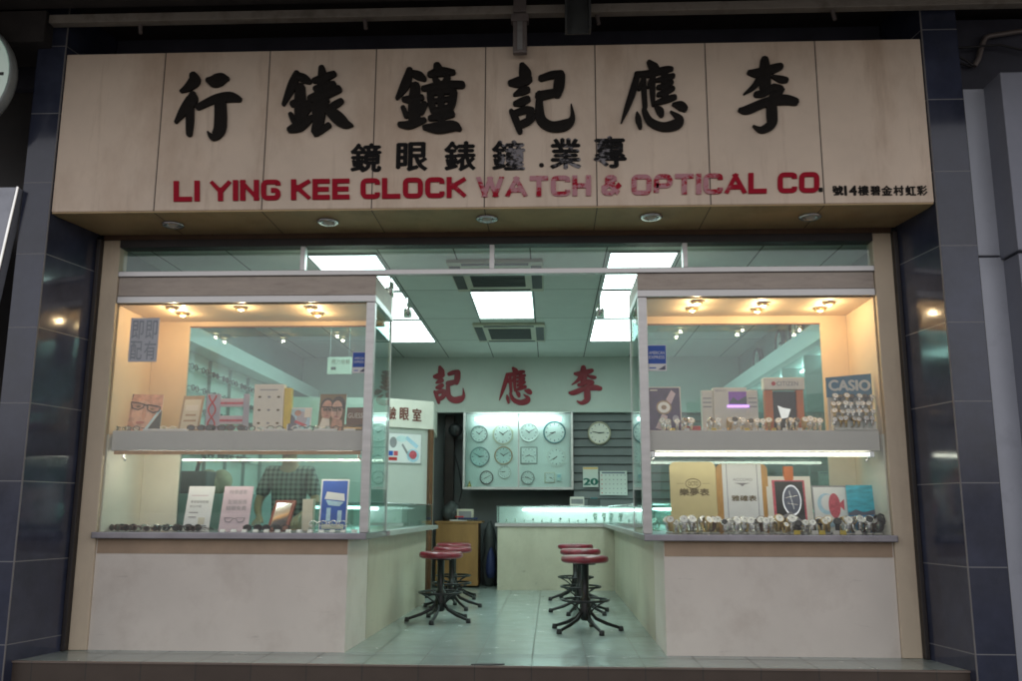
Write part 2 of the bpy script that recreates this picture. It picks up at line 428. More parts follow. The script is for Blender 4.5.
# peeling red letters and characters: paint gone towards the middle of the sign
def peel(key, col, gone, xa, xb, amt):
    m, n, b = newmat(key)
    g = N(n, 'ShaderNodeNewGeometry'); sp = N(n, 'ShaderNodeSeparateXYZ'); n.links.new(g.outputs['Position'], sp.inputs[0])
    a = ramp(n, sp.outputs[0], xa, xa+.25); c = math_(n, 'SUBTRACT', 1, ramp(n, sp.outputs[0], xb-.25, xb))
    z = math_(n, 'MULTIPLY', math_(n, 'MULTIPLY', a, c), amt)
    nz = noise(n, 9, 5, .7, 'Pos', (1, 1, 1.6))
    k = ramp(n, math_(n, 'ADD', nz, math_(n, 'MULTIPLY', z, .3)), .72, .80)
    n.links.new(mixc(n, math_(n, 'MULTIPLY', k, z), col, gone), b.inputs['Base Color']); b.inputs['Roughness'].default_value = .75; b.inputs['Specular IOR Level'].default_value = .2
    return m
XA, XB = Y(440, 188, -.6).x, Y(745, 188, -.6).x
peel('peel_red', (.40, .009, .028), (.56, .28, .31), XA, XB, 1.0)
peel('peel_black', (.010, .009, .009), (.36, .34, .36), Y(470, 188, -.6).x, Y(640, 188, -.6).x, .75)

# ------------------------------------------------------------------ setting
GZ = -.16
XL, XR = -3.90, 2.90                 # pilaster corners
pv = MB().add([(-300, -300, GZ), (300, -300, GZ), (300, 300, GZ), (-300, 300, GZ)], [(0, 1, 2, 3)], 'pavement_tile').build('pavement', origin=(0, 0, GZ))
tag(pv, 'grey tiled pavement in front of the shop', kind='structure')
st = MB().box(-4.12, 3.02, -.52, -.012, GZ+.002, -.012, 'riser_tile').box(-4.13, 3.03, -.5, -.012, -.011, 0, 'floor_tile').box(-4.13, 3.03, -.53, -.5005, -.011, .0005, 'nosing_tile').build('step')
tag(st, 'low tiled step along the shop front', kind='structure')
fl = MB().box(-3.72, 2.8, -.010, 6.7, -.1, .001, 'floor_tile').build('floor'); tag(fl, 'pale tiled shop floor', kind='structure')
CZ = 3.326
ce = MB().box(-3.72, 2.8, .06, 6.7, CZ, CZ+.08, 'ceiling_tile').build('ceiling'); tag(ce, 'suspended tile ceiling inside the shop', kind='structure')

bd = thing('shop_building', (-.5, 3, 0), 'large concrete building that holds the whole clock and optical shop', 'building')
MB().box(-7, 6, .02, 9, 5.3, 15, 'facade').box(-7, 6, -.02, .28, 4.69, 5.298, 'blue_wall').build('upper_wall', bd)
MB().box(-3.9, -3.722, .06, 6.9, -.1, 4.68, 'teal_wall').build('side_wall', bd)
MB().box(2.802, 2.98, .06, 6.9, -.1, 4.68, 'teal_wall').build('side_wall', bd)
MB().box(-3.72, 2.8, 6.702, 6.9, -.1, 4.68, 'grey_wall').build('rear_wall', bd)
MB().box(-3.72, 2.8, .28, 6.7, 4.5, 4.69, 'concrete').build('roof_slab', bd)
MB().box(-7, -4.14, .06, .3, GZ, 4.688, 'lintel_dark').build('flank_wall', bd); MB().box(3.2, 6, .06, .3, GZ, 4.688, 'panel_side').build('flank_wall', bd)

# dark tiled pilasters with their splayed returns
def pilaster(x_in0, x_in1, x_out, lab):
    t = thing('tiled_pilaster', ((x_in1+x_out)/2, -.3, GZ), lab, 'pilaster', 'dark tiled pilasters beside the shop front')
    pts = [(x_in1, -.6), (x_out, -.6), (x_out, .05), (x_in0, .05), (x_in0, -.06)] if x_out > x_in1 else [(x_out, -.6), (x_in1, -.6), (x_in0, -.06), (x_in0, .05), (x_out, .05)]
    MB().prism(pts, 'dark_tile', GZ, 5.2).build('tile_cladding', t)
    sg = 1 if x_out > x_in1 else -1
    MB().tube([(x_in1-.001*sg, -.601, GZ), (x_in1-.001*sg, -.601, 5.2)], .006, 'grout_line', 6).build('corner_joint', t)
    MB().box(x_in0-.035*sg, x_in0-.001*sg, -.075, -.02, .002, 3.3, 'lintel_dark', .006).build('edge_trim', t)
    return t
pilaster(-3.78, XL, -4.13, 'dark blue tiled pilaster on the left, under a round clock')
pilaster(2.805, XR, 3.17, 'dark blue tiled pilaster on the right, beside grey metal panels')

# beige jambs
def jamb(x0, x1, lab):
    t = MB().box(x0, x1, -.02, .12, .002, 3.30, 'jamb_beige', .006).build('door_jamb'); tag(t, lab, 'jamb', 'beige jambs of the shop opening')
jamb(-3.745, -3.60, 'beige painted jamb at the left end of the shop opening')
jamb(2.62, 2.77, 'beige painted jamb at the right end of the shop opening')

# ------------------------------------------------------------------ sign
SY = -.60
SX0, SX1, SZ0, SZ1 = -3.885, 2.885, 3.345, 4.685
sg = thing('shop_sign', (-.5, -.3, SZ0), 'long cream fascia sign with black brush characters and red English lettering', 'sign')
bx = MB().box(SX0, SX1, SY, -.03, SZ0+.012, SZ1, 'sign_cream', .008)
seams = [Y(px, 130, SY).x for px in (160, 266, 374, 485, 596, 708, 820)]
for x in seams: bx.box(x-.004, x+.004, SY-.0015, SY+.002, SZ0+.012, SZ1-.004, 'seam')
bx.build('sign_box', sg)
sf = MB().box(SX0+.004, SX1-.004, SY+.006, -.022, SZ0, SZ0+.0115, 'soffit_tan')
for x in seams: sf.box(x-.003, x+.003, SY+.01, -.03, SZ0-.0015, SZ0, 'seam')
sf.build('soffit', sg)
CH = {
 'walk': ((170, 60), [[(180,120,60),(190,165,90),(140,215,60),(88,245,24)], [(178,262,50),(170,310,90),(110,390,70),(48,478,22)], [(158,370,58),(155,480,58),(150,570,44)],
   [(290,160,40),(340,168,95),(400,150,88),(440,148,36)], [(215,365,46),(350,302,62),(460,288,76),(530,305,44)], [(385,310,84),(388,450,92),(378,540,88),(330,590,56),(292,552,14)]]),
 'watch': ((270, 60), [[(208,105,46),(172,200,70),(105,345,26)], [(215,125,50),(262,148,66),(305,172,40)], [(235,210,70),(232,330,90),(235,490,80)], [(172,340,50),(240,330,64),(330,365,50)],
   [(160,415,36),(185,470,46)], [(295,370,54),(262,420,50)], [(150,535,46),(230,505,84),(325,440,40)],
   [(395,65,46),(405,190,86),(395,310,84)], [(335,165,40),(420,140,60),(490,112,44)], [(345,228,44),(430,205,66),(490,185,36)], [(308,302,56),(420,262,80),(525,228,58)],
   [(430,310,60),(370,350,90),(345,410,50)], [(380,360,96),(372,470,84),(345,565,46),(450,500,44)], [(545,318,44),(500,345,52),(440,378,36)], [(425,360,60),(510,440,96),(575,490,74),(628,502,18)]]),
 'bell': ((385, 60), [[(190,80,48),(158,190,74),(92,298,26)], [(212,108,50),(262,128,66),(302,152,40)], [(232,200,72),(225,330,94),(225,475,90)], [(142,305,40),(200,305,60),(282,290,46)],
   [(138,365,36),(165,430,46)], [(302,340,50),(272,400,56)], [(112,495,40),(190,498,62),(300,460,42)],
   [(395,48,56),(410,95,84)], [(340,118,46),(430,98,70),(522,102,40)], [(378,150,44),(402,180,50)], [(478,135,46),(455,180,46)], [(290,225,40),(440,196,58),(588,196,56)],
   [(345,250,54),(352,330,56),(372,400,54)], [(350,258,40),(520,240,50)], [(522,250,60),(510,330,58),(485,390,54)], [(362,322,36),(510,300,38)], [(425,240,50),(430,490,60)],
   [(372,392,44),(495,368,46)], [(342,450,40),(430,430,62),(512,416,52)], [(298,518,36),(400,522,84),(520,508,76),(568,530,36)]]),
 'record': ((495, 60), [[(205,45,46),(228,110,96),(238,175,60)], [(115,182,46),(180,176,80),(258,150,66)], [(145,272,22),(200,246,58),(250,232,50)], [(150,338,36),(200,326,62),(250,302,52)],
   [(122,392,36),(158,460,56),(190,552,42)], [(150,412,46),(230,386,56),(282,390,50)], [(272,395,56),(262,450,60)], [(190,500,56),(256,468,56),(302,428,36)],
   [(345,148,46),(430,122,56),(505,112,50)], [(492,120,80),(484,200,86),(468,270,66)], [(470,252,56),(400,268,66),(330,282,70)], [(338,260,46),(336,380,66),(355,468,76),(430,512,78),(530,500,82),(585,450,44),(576,345,10)]]),
 'respond': ((610, 50), [[(292,98,36),(330,140,76),(362,165,46)], [(195,188,34),(290,188,54),(420,156,48),(466,152,36)], [(206,190,44),(172,320,56),(125,450,40),(84,558,10)], [(252,210,38),(256,320,42),(264,442,38)],
   [(322,196,46),(320,330,42),(326,425,28)], [(245,232,26),(218,305,26)], [(300,240,26),(285,290,20)], [(410,170,56),(416,390,56)], [(350,238,26),(420,222,46),(478,202,36)], [(360,292,32),(420,276,44),(466,250,36)],
   [(362,347,32),(420,326,44),(476,298,36)], [(350,408,32),(420,386,48),(488,364,42)], [(202,482,16),(212,530,46),(228,595,30)], [(255,458,36),(300,548,56),(400,590,66),(500,570,78),(524,530,56),(456,474,12)],
   [(345,440,26),(375,468,58),(388,502,40)], [(474,420,20),(530,430,68),(565,452,52)]]),
 'plum': ((720, 50), [[(335,78,60),(336,170,88),(340,300,84)], [(215,178,36),(290,182,72),(400,150,68),(458,130,50)], [(300,212,50),(258,280,44),(178,342,12)], [(395,208,26),(458,230,52),(500,235,42)],
   [(268,345,44),(330,332,56),(400,288,46)], [(400,286,46),(462,308,50),(398,355,60)], [(145,462,32),(205,460,66),(350,402,66),(480,384,76),(572,400,56)], [(384,385,74),(390,500,82),(384,570,72),(310,612,50),(248,582,12)]]),
}
for key, nm in (('walk', '行'), ('watch', '錶'), ('bell', '鐘'), ('record', '記'), ('respond', '應'), ('plum', '李')):
    (ox, oy), sts = CH[key]; c = MB()
    def tf(x, y, ox=ox, oy=oy):
        p = Y(ox+x/7.57, oy+y/7.57, SY); return p.x, p.z
    for i, s_ in enumerate(sts): c.brush(s_, tf, 'char_black', .022+.0004*i, .003, SY)
    o = c.build('brush_character', sg); o['label'] = 'black brush character %s' % nm
sm = MB()
for chx, px0, px1, y0, y1 in (('鏡', 351, 381, 144, 172), ('眼', 397, 427, 143, 171), ('錶', 445, 475, 142, 171), ('鐘', 493, 524, 141, 170), ('業', 551, 580, 139, 169), ('專', 595, 625, 137, 168)):
    a = Y(px0, y1, SY); b_ = Y(px1, y0, SY); MB().text(chx, a.x, b_.x, a.z, b_.z, SY-.001, 'peel_black', .006, .034).build('small_character', sg)
a = Y(541.5, 165.5, SY); sm.ell(a.x, a.z, .018, .018, 'char_black', SY-.006, SY)
sm.build('middle_dot', sg)
# red English lettering: square, wide strokes
LET = {'L': (1, [[(0,1),(0,0)], [(0,0),(1,0)]]), 'I': (.0, [[(0,1),(0,0)]]), 'Y': (1.15, [[(0,1),(.575,.45)], [(1.15,1),(.575,.45)], [(.575,.5),(.575,0)]]),
 'N': (1, [[(0,0),(0,1)], [(0,1),(1,0)], [(1,0),(1,1)]]), 'G': (1.05, [[(1.05,.78),(1.05,1),(0,1),(0,0),(1.05,0),(1.05,.48),(.55,.48)]]), 'K': (1.05, [[(0,0),(0,1)], [(.1,.5),(1.05,1)], [(.3,.6),(1.05,0)]]),
 'E': (.92, [[(.92,1),(0,1)], [(0,1),(0,0)], [(0,0),(.92,0)], [(0,.5),(.85,.5)]]), 'C': (1.05, [[(1.05,.75),(1.05,1),(0,1),(0,0),(1.05,0),(1.05,.25)]]), 'O': (1.1, [[(0,.5),(0,1),(1.1,1),(1.1,0),(0,0),(0,.5)]]),
 'W': (1.6, [[(0,1),(.4,0)], [(.4,0),(.8,1)], [(.8,1),(1.2,0)], [(1.2,0),(1.6,1)]]), 'A': (1.2, [[(0,0),(.6,1)], [(.6,1),(1.2,0)], [(.25,.28),(.95,.28)]]), 'T': (1.05, [[(0,1),(1.05,1)], [(.525,1),(.525,0)]]),
 'H': (1, [[(0,0),(0,1)], [(1,0),(1,1)], [(0,.5),(1,.5)]]), 'P': (1, [[(0,0),(0,1),(1,1),(1,.42),(0,.42)]]), '&': (1.05, [[(1.05,0),(.25,.75),(.25,1),(.75,1),(.75,.75)], [(.75,.75),(0,.35),(0,0),(.6,0)], [(.6,0),(1.05,.45)]]), '.': (.0, [[(0,.0),(0,.04)]])}
ZF = .60
def rounded(line):
    out = []
    for i, p in enumerate(line):
        if 0 < i < len(line)-1:
            a, b, c = Vector(line[i-1]), Vector(p), Vector(line[i+1]); d1, d2 = (a-b), (c-b)
            if abs(d1.normalized().dot(d2.normalized())) < .3:
                r1 = min(.30, d1.length*.48); r2 = min(.30, d2.length*.48)
                A_, C_ = b+d1.normalized()*r1, b+d2.normalized()*r2
                for q in range(5):
                    t = q/4; out.append(tuple(A_*(1-t)**2+b*2*t*(1-t)+C_*t*t))
                continue
        out.append(p)
    return out
def letters(mb, body, tf, wd, gap, sp, y, h, mkey):
    x = wd/2; q = 0
    for ch in body:
        if ch == ' ': x += sp; continue
        lw, pl = LET[ch]
        for line in pl:
            line = rounded(line)
            pts = [Vector((x+px_, wd/2*ZF+pz*(1-wd*ZF))) for px_, pz in line]; Lh = []; Rh = []
            for i, p in enumerate(pts):
                d1 = (pts[i]-pts[i-1]).normalized() if i else None; d2 = (pts[i+1]-pts[i]).normalized() if i < len(pts)-1 else None
                if d1 and d2:
                    nn = (Vector((-d1.y, d1.x))+Vector((-d2.y, d2.x))); nn = nn.normalized(); k = 1/max(.35, nn.dot(Vector((-d1.y, d1.x))))
                else:
                    d = d1 or d2; nn = Vector((-d.y, d.x)); k = 1
                ex = Vector((0, 0))
                if not d1 and len(pts) == 2: ex = -d2*wd*.4
                if not d2 and len(pts) == 2: ex = d1*wd*.4
                sc = Vector((nn.x, nn.y*ZF))*wd/2*k
                Lh.append(p+ex+sc); Rh.append(p+ex-sc)
            q += 1; hh = h+.0003*(q % 7)
            for i in range(len(pts)-1):
                quad = [Rh[i], Rh[i+1], Lh[i+1], Lh[i]]
                quad = [tf(v.x, min(1.0, max(0, v.y))) for v in quad]
                mb.plate(quad, mkey, y-hh, y)
        x += lw+wd+gap
    return x
LW_ = .37
def run(body): return letters(MB(), body, lambda x, z: (x, z), LW_, .16, .62, 0, 0, 'ink')
FULL = 'LI YING KEE CLOCK WATCH & OPTICAL CO'; total = run(FULL)
pa, pb = (174, 202), (819, 193)
def tfE(x, z):
    t = (x+tfE.off)/(total-.16-LW_/2); px = pa[0]+(pb[0]-pa[0])*t; py = pa[1]+(pb[1]-pa[1])*t-z*20.5; p = Y(px, py, SY); return p.x, p.z
done = ''
for wd_ in FULL.split(' '):
    tfE.off = run(done)-LW_/2 if done else 0.0
    c = MB(); letters(c, wd_, tfE, LW_, .16, .62, SY, .012, 'peel_red'); o = c.build('red_word', sg); o['label'] = 'red capitals %s' % wd_
    done += wd_+' '
a = Y(820.5, 192, SY); sl_ = MB().box(a.x-.012, a.x+.014, SY-.012, SY, a.z, a.z+.03, 'char_black')
sl_.build('full_stop', sg)
for chx, px0, px1 in (('號', 833, 842.5), ('14', 845, 856), ('樓', 858.5, 868), ('碧', 871, 879.5), ('金', 882, 891.5), ('村', 894, 903), ('虹', 906, 915), ('彩', 917.5, 926.5)):
    a = Y(px0, 195.5, SY); b_ = Y(px1, 186, SY); MB().text(chx, a.x, b_.x, a.z, b_.z, SY-.001, 'char_black', .004, .04).build('address_character', sg)
for i, (px, py) in enumerate(((173, 224), (328, 221), (487, 218), (651, 216), (810, 216))):
    p = Z(px, py, SZ0)
    t = thing('soffit_downlight', (p.x, p.y, SZ0-.02), '%s unlit recessed round downlight from the left in the sign soffit' % ORD[i], 'downlight', 'recessed downlights under the sign')
    MB().lathe([(.045, 0), (.085, -.001), (.09, -.012), (.075, -.022), (.05, -.012), (.045, 0)], (p.x, p.y, SZ0), 'steel').build('trim_ring', t)
    MB().ball((p.x, p.y, SZ0-.006), .04, 'offwhite', sz=.5).build('lamp', t)

# ------------------------------------------------------------------ shop front head: lintel, transom, bars
fr = thing('transom_frame', (-.5, 0, 2.9), 'metal framed transom glazing across the whole shop opening', 'window frame')
MB().box(-3.6, 2.62, -.03, .1, 3.235, 3.30, 'lintel_dark', .004).build('top_rail', fr)
MB().box(-3.745, 2.77, -.025, .05, 3.302, 3.343, 'lintel_brown').build('lintel_board', fr)
zb = 2.985
MB().box(-3.6, 2.62, -.02, .05, zb, zb+.045, 'alu', .004).build('bottom_rail', fr)
xs = [-3.6]+[Y(px, 262, 0).x for px in (303, 492, 685)]+[2.62]
for x in xs[1:-1]: MB().box(x-.02, x+.02, -.018, .045, zb+.045, 3.235, 'alu', .003).build('mullion', fr)
for a_, b_ in zip(xs, xs[1:]): MB().box(a_+.021, b_-.021, .012, .018, zb+.046, 3.234, 'side_glass').build('transom_pane', fr)

# ------------------------------------------------------------------ window displays
LZ = .90; HZ = 2.76; DY = .70
SH0, SH1 = Y(235, 450.5, .045).z, Y(235, 430.5, .045).z
def display(left):
    HZ = 2.76 if left else 2.785
    xo, xi = (-3.598, -1.43) if left else (2.617, .717)
    sgn = 1 if left else -1            # direction from jamb to aisle
    lab = 'lit left window display of spectacles with cream lining and a white base' if left else 'lit right window display of watches with cream lining and a white base'
    t = thing('window_display', ((xo+xi)/2, .35, 0), lab, 'display window', 'window displays beside the shop entrance')
    bxi = -1.585 if left else .8735
    bxe = bxi+(.0172 if left else 0)
    pts = [(xo, .0), (bxi, .0), (bxe, .72), (xo, .72)] if left else [(bxi, .0), (xo, .0), (xo, .72), (bxe, .72)]
    MB().prism(pts, 'base_wall', .0015, .848).build('base', t)
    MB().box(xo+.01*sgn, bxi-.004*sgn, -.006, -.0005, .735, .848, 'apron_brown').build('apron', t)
    MB().box(xo-.015*sgn, xi, -.075, .86, .850, LZ, 'ledge_metal', .006).build('ledge', t)
    MB().box(xo, xi, 0, .80, HZ+.06, 2.983, 'alu_brown', .004).build('header_panel', t)
    MB().box(xo, xi+.004*sgn, -.008, .81, HZ, HZ+.058, 'alu', .004).build('header_rail', t)
    MB().box(xo, xi-.03*sgn, .02, DY, HZ-.012, HZ-.002, 'cream_wall').build('lining_ceiling', t)
    MB().box(xo, xo+.012*sgn, .02, DY, SH1-.03, HZ-.013, 'cream_wall').box(xo, xo+.012*sgn, .02, DY, LZ+.001, SH1-.031, 'lining_white').build('side_lining', t)
    pw = .072
    MB().box(xi-pw*sgn, xi, -.004, .066, LZ+.001, HZ-.001, 'alu', .005).build('corner_post', t)
    MB().box(xi-.022*sgn, xi-.002*sgn, .80, .82, LZ+.001, HZ-.001, 'alu', .003).build('rear_post', t)
    # back lining with a glass panel
    gx1 = Y(188, 360, DY).x if left else Y(822, 360, DY).x
    gx2 = Y(177, 500, DY).x if left else Y(831, 500, DY).x
    gz = Y(250, 327, DY).z
    bk = MB().box(xo+.013*sgn, gx1, DY+.001, DY+.02, SH1, HZ-.013, 'cream_wall').box(xo+.013*sgn, gx2, DY+.001, DY+.02, LZ+.001, SH1-.03, 'lining_white')
    bk.box(gx1, xi-.05*sgn, DY+.001, DY+.02, gz, HZ-.013, 'cream_wall').build('back_lining', t)
    MB().box(gx1-.002*sgn, xi-.023*sgn, DY+.024, DY+.03, LZ+.012, gz+.02, 'teal_glass').build('back_glass', t)
    MB().box(gx1+.0*sgn, xi-.05*sgn, DY-.004, DY+.0005, gz-.006, gz+.008, 'brown_wood').build('back_glass_trim', t)
    MB().box(xo+.002*sgn, xi-(pw+.001)*sgn, .018, .026, LZ+.001, HZ-.013, 'front_glass').build('front_glass', t)
    MB().box(xi-.014*sgn, xi-.006*sgn, .067, .799, LZ+.001, HZ-.001, 'side_glass').build('side_glass', t)
    # thick shelf
    sx0 = xo+.03*sgn; sx1 = (Y(363, 440, .04).x if left else Y(648, 440, .04).x)
    MB().box(sx0, sx1, .045, .50, SH0, SH1, 'shelf_grey', .006).build('shelf', t)
    MB().box(sx0+.02*sgn, sx1-.02*sgn, .06, .075, SH0-.03, SH0-.002, 'wood_lip').build('shelf_lip', t) if left else None
    for q in (sx0+.06*sgn, sx1-.05*sgn):
        MB().tube([(q, .15, SH0-.005), (q, .13, SH0-.05), (q+.03*sgn, .12, SH0-.075)], .009, 'steel', 8).build('shelf_bracket', t)
    ty, tz = (.20, SH0-.011) if left else (.085, SH0-.026)
    MB().tube([(sx0+.08*sgn, ty, tz), (sx1-.06*sgn, ty, tz)], .009 if left else .013, 'tube_tucked' if left else 'tube_warm', 10).build('shelf_tube_light', t)
    if not left:
        for q in (sx0+.06*sgn, sx1-.04*sgn): MB().box(q-.02, q+.02, .06, .11, SH0-.05, SH0-.001, 'steel', .004).build('tube_holder', t)
    return t
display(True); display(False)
def lamp(name, loc, energy, col, radius=.03, parent=None):
    l = bpy.data.lights.new(name, 'POINT'); l.energy = energy; l.color = col; l.shadow_soft_size = radius
    o = bpy.data.objects.new(name, l); COL.objects.link(o); o.location = loc; return o
def halo(px, py, lab, y=None):
    HZ = 2.76 if px < 500 else 2.785
    p = Z(px, py, HZ-.02)
    t = thing('display_spotlight', (p.x, p.y, HZ-.045), lab, 'spotlight', 'lit halogen spots in the window displays')
    MB().lathe([(.024, 0), (.05, -.002), (.052, -.012), (.04, -.026), (.026, -.02), (.024, 0)], (p.x, p.y, HZ-.013), 'gold').build('spot_ring', t)
    MB().ball((p.x, p.y, HZ-.030), .027, 'halogen', sz=.6).build('spot_bulb', t)
    l = lamp('spot_beam', (0, 0, -.03), 2.1*HALO, (1, .70, .38), .012); l.parent = t
for i, (px, py) in enumerate(((172, 308), (183, 314), (241, 308), (311, 308), (318, 314))): halo(px, py, '%s lit halogen spot from the left above the spectacles shelf' % ORD[i])
for i, (px, py) in enumerate(((692, 309), (697, 302), (757, 310), (763, 304), (820, 309), (829, 303))): halo(px, py, '%s lit halogen spot from the left above the watch shelf' % ORD[i])

# ------------------------------------------------------------------ inside: ceiling fittings
def ceil_panel(px0, px1, y0, y1, lab):
    t = thing('ceiling_light', ((px0+px1)/2, (y0+y1)/2, CZ-.02), lab, 'ceiling light', 'lit ceiling light panels')
    f_ = MB()
    for d in ((px0, px1, y0, y0+.035), (px0, px1, y1-.035, y1), (px0, px0+.02, y0+.036, y1-.036), (px1-.02, px1, y0+.036, y1-.036)): f_.box(*d, CZ-.014, CZ-.002, 'grey_rim')
    f_.build('frame', t)
    MB().box(px0+.021, px1-.021, y0+.036, y1-.036, CZ-.008, CZ-.003, 'panel_light').build('diffuser', t)
ceil_panel(-.84, -.168, 1.93, 3.33, 'bright square light panel between the two air conditioning vents')
for i, (a_, b_) in enumerate(((.52, 1.90), (1.93, 3.33), (3.36, 4.84))):
    ceil_panel(-2.18, -1.53, a_, b_, ['front', 'middle', 'rear'][i]+'most bright light panel of the ceiling row over the left counter' if i != 1 else 'middle bright light panel of the ceiling row over the left counter')
    ceil_panel(.525, 1.15, a_, b_, ['front', 'middle', 'rear'][i]+'most bright light panel of the ceiling row over the right counter' if i != 1 else 'middle bright light panel of the ceiling row over the right counter')
def cassette(cx, cy, lab):
    t = thing('air_conditioner', (cx, cy, CZ-.05), lab, 'air conditioner', 'ceiling air conditioners')
    hx, hy = .44, .56; z0, z1 = CZ-.035, CZ-.002
    MB().box(cx-hx, cx+hx, cy-hy, cy+hy, z0, z1, 'vent_cream', .006).build('panel', t)
    for dx in (-1, 1): MB().box(cx+dx*hx*.86-.05, cx+dx*hx*.86+.05, cy-hy*.78, cy+hy*.78, z0-.004, z0-.0005, 'vent_dark').build('air_slot', t)
    for dy in (-1, 1): MB().box(cx-hx*.7, cx+hx*.7, cy+dy*hy*.88-.035, cy+dy*hy*.88+.035, z0-.004, z0-.0005, 'vent_dark').build('air_slot', t)
    gr = MB().box(cx-hx*.6, cx+hx*.6, cy-hy*.6, cy+hy*.6, z0-.003, z0-.0005, 'vent_dark')
    for k in range(11):
        yy = cy-hy*.58+k*hy*1.16/10; gr.box(cx-hx*.6, cx+hx*.6, yy-.008, yy+.008, z0-.008, z0-.0035, 'dark_grey')
    gr.build('intake_grille', t)
cassette(-.50, 1.30, 'ceiling air conditioner vent in front, nearest the entrance')
cassette(-.50, 4.15, 'ceiling air conditioner vent at the back, near the red characters')
for px, py, lab in ((390, 284, 'small silver ceiling spotlight nearer the entrance, over the left counter'), (408, 306, 'small silver ceiling spotlight further back, over the left counter'), (600, 306, 'small silver ceiling spotlight over the right counter')):
    p = Z(px, py-10, CZ)
    t = thing('track_spotlight', (p.x, p.y, CZ-.25), lab, 'spotlight', 'ceiling spotlights inside the shop')
    MB().tube([(p.x, p.y, CZ-.001), (p.x, p.y, CZ-.09)], .012, 'steel', 8).build('stem', t)
    MB().lathe([(.0005, -.08), (.035, -.085), (.04, -.1), (.045, -.23), (.036, -.235), (.0005, -.21)], (p.x, p.y, CZ), 'silver').build('lamp_can', t)

# ------------------------------------------------------------------ counters
def counter(label, base, slab, case, tubes, group='glass topped counters'):
    c = Vector((sum(p[0] for p in base)/len(base), sum(p[1] for p in base)/len(base), 0))
    t = thing('glass_counter', c, label, 'counter', group)
    MB().prism(base, 'counter_wall', .0015, .855).build('base', t)
    MB().prism(slab, 'alu', .857, LZ).build('slab', t)
    g = MB(); k = len(case)
    MB().prism(case, 'case_glass', 1.135, 1.145).build('glass_top', t)
    for i in range(k):
        a, b = Vector(case[i]), Vector(case[(i+1) % k]); d = (b-a).normalized(); nn = Vector((-d.y, d.x))*.006
        g.prism([tuple(a), tuple(b), tuple(b+nn), tuple(a+nn)], 'case_glass', LZ+.001, 1.134)
    g.build('glass_case', t)
    e = MB(); e.tube([(*p, 1.14) for p in case], .006, 'steel', 6, True); e.build('case_edge', t)
    for a, b in tubes: MB().tube([a, b], .014, 'tube_light', 10).build('case_tube_light', t)
    return t
lx = lambda y, x0: x0+.0241*y
counter('left glass topped counter with a pale base, behind the two toned front window',
        [(-2.15, .735), (lx(.735, -1.585), .735), (lx(3.85, -1.585), 3.85), (-2.10, 3.85)],
        [(-2.17, .865), (lx(.865, -1.43), .865), (lx(3.92, -1.45), 3.92), (-2.12, 3.92)],
        [(-2.14, .90), (lx(.9, -1.50), .90), (lx(3.88, -1.53), 3.88), (-2.10, 3.88)], [((-2.05, 1.2, 1.10), (-2.02, 3.5, 1.10))])
counter('right glass topped counter with a pale base along the three stools',
        [(.8735, .735), (1.45, .735), (1.45, 5.60), (.8735, 5.60)], [(.735, .865), (1.47, .865), (1.47, 5.6), (.735, 5.6)],
        [(.80, .90), (1.44, .90), (1.44, 5.55), (.80, 5.55)], [((1.38, 1.2, 1.10), (1.38, 5.2, 1.10))])
counter('rear glass topped counter under the clock cabinet, lit by a bright tube',
        [(-.735, 5.63), (1.45, 5.63), (1.45, 6.10), (-.735, 6.10)], [(-.77, 5.605), (1.47, 5.605), (1.47, 6.12), (-.77, 6.12)],
        [(-.75, 5.64), (1.44, 5.64), (1.44, 6.09), (-.75, 6.09)], [((-.40, 5.95, 1.085), (1.35, 5.95, 1.085))])

rcb = [o for o in bpy.data.objects if o.name.startswith('glass_counter') and o.location.y > 5][0]
MB().box(-.74, 1.43, 6.06, 6.075, LZ+.002, 1.13, 'white').build('case_back', rcb); MB().box(-.73, 1.42, 5.66, 6.05, LZ+.002, LZ+.008, 'white').build('case_floor', rcb)
# ------------------------------------------------------------------ back wall fascia, clock cabinet, shutter
FY = 6.13
fs = thing('fascia_board', (-.5, FY, 2.5), 'pale fascia board inside the shop with three red brush characters', 'sign')
fb = MB().box(-3.71, 1.36, FY, FY+.12, 2.5, CZ-.001, 'pale_wall').box(1.362, 2.79, FY+.02, FY+.12, 2.5, CZ-.001, 'pale_wall'); fb.build('board', fs)
for key, x0, x1, y0, y1, nm in (('record', 433, 465, 366, 404, '記'), ('respond', 498, 532, 367, 404, '應'), ('plum', 568, 602, 366, 404, '李')):
    sts = CH[key][1]; xs_ = [p[0] for s_ in sts for p in s_]; ys_ = [p[1] for s_ in sts for p in s_]
    ax, bx_, ay, by_ = min(xs_)-20, max(xs_)+20, min(ys_)-15, max(ys_)+15
    c = MB()
    def tf(x, y, ax=ax, bx_=bx_, ay=ay, by_=by_, x0=x0, x1=x1, y0=y0, y1=y1):
        p = Y(x0+(x-ax)/(bx_-ax)*(x1-x0), y0+(y-ay)/(by_-ay)*(y1-y0), FY); return p.x, p.z
    for i, s_ in enumerate(sts): c.brush([(a, b, w_*1.12) for a, b, w_ in s_], tf, 'red_char', .02+.0006*i, .003, FY)
    o = c.build('brush_character', fs); o['label'] = 'red brush character %s' % nm

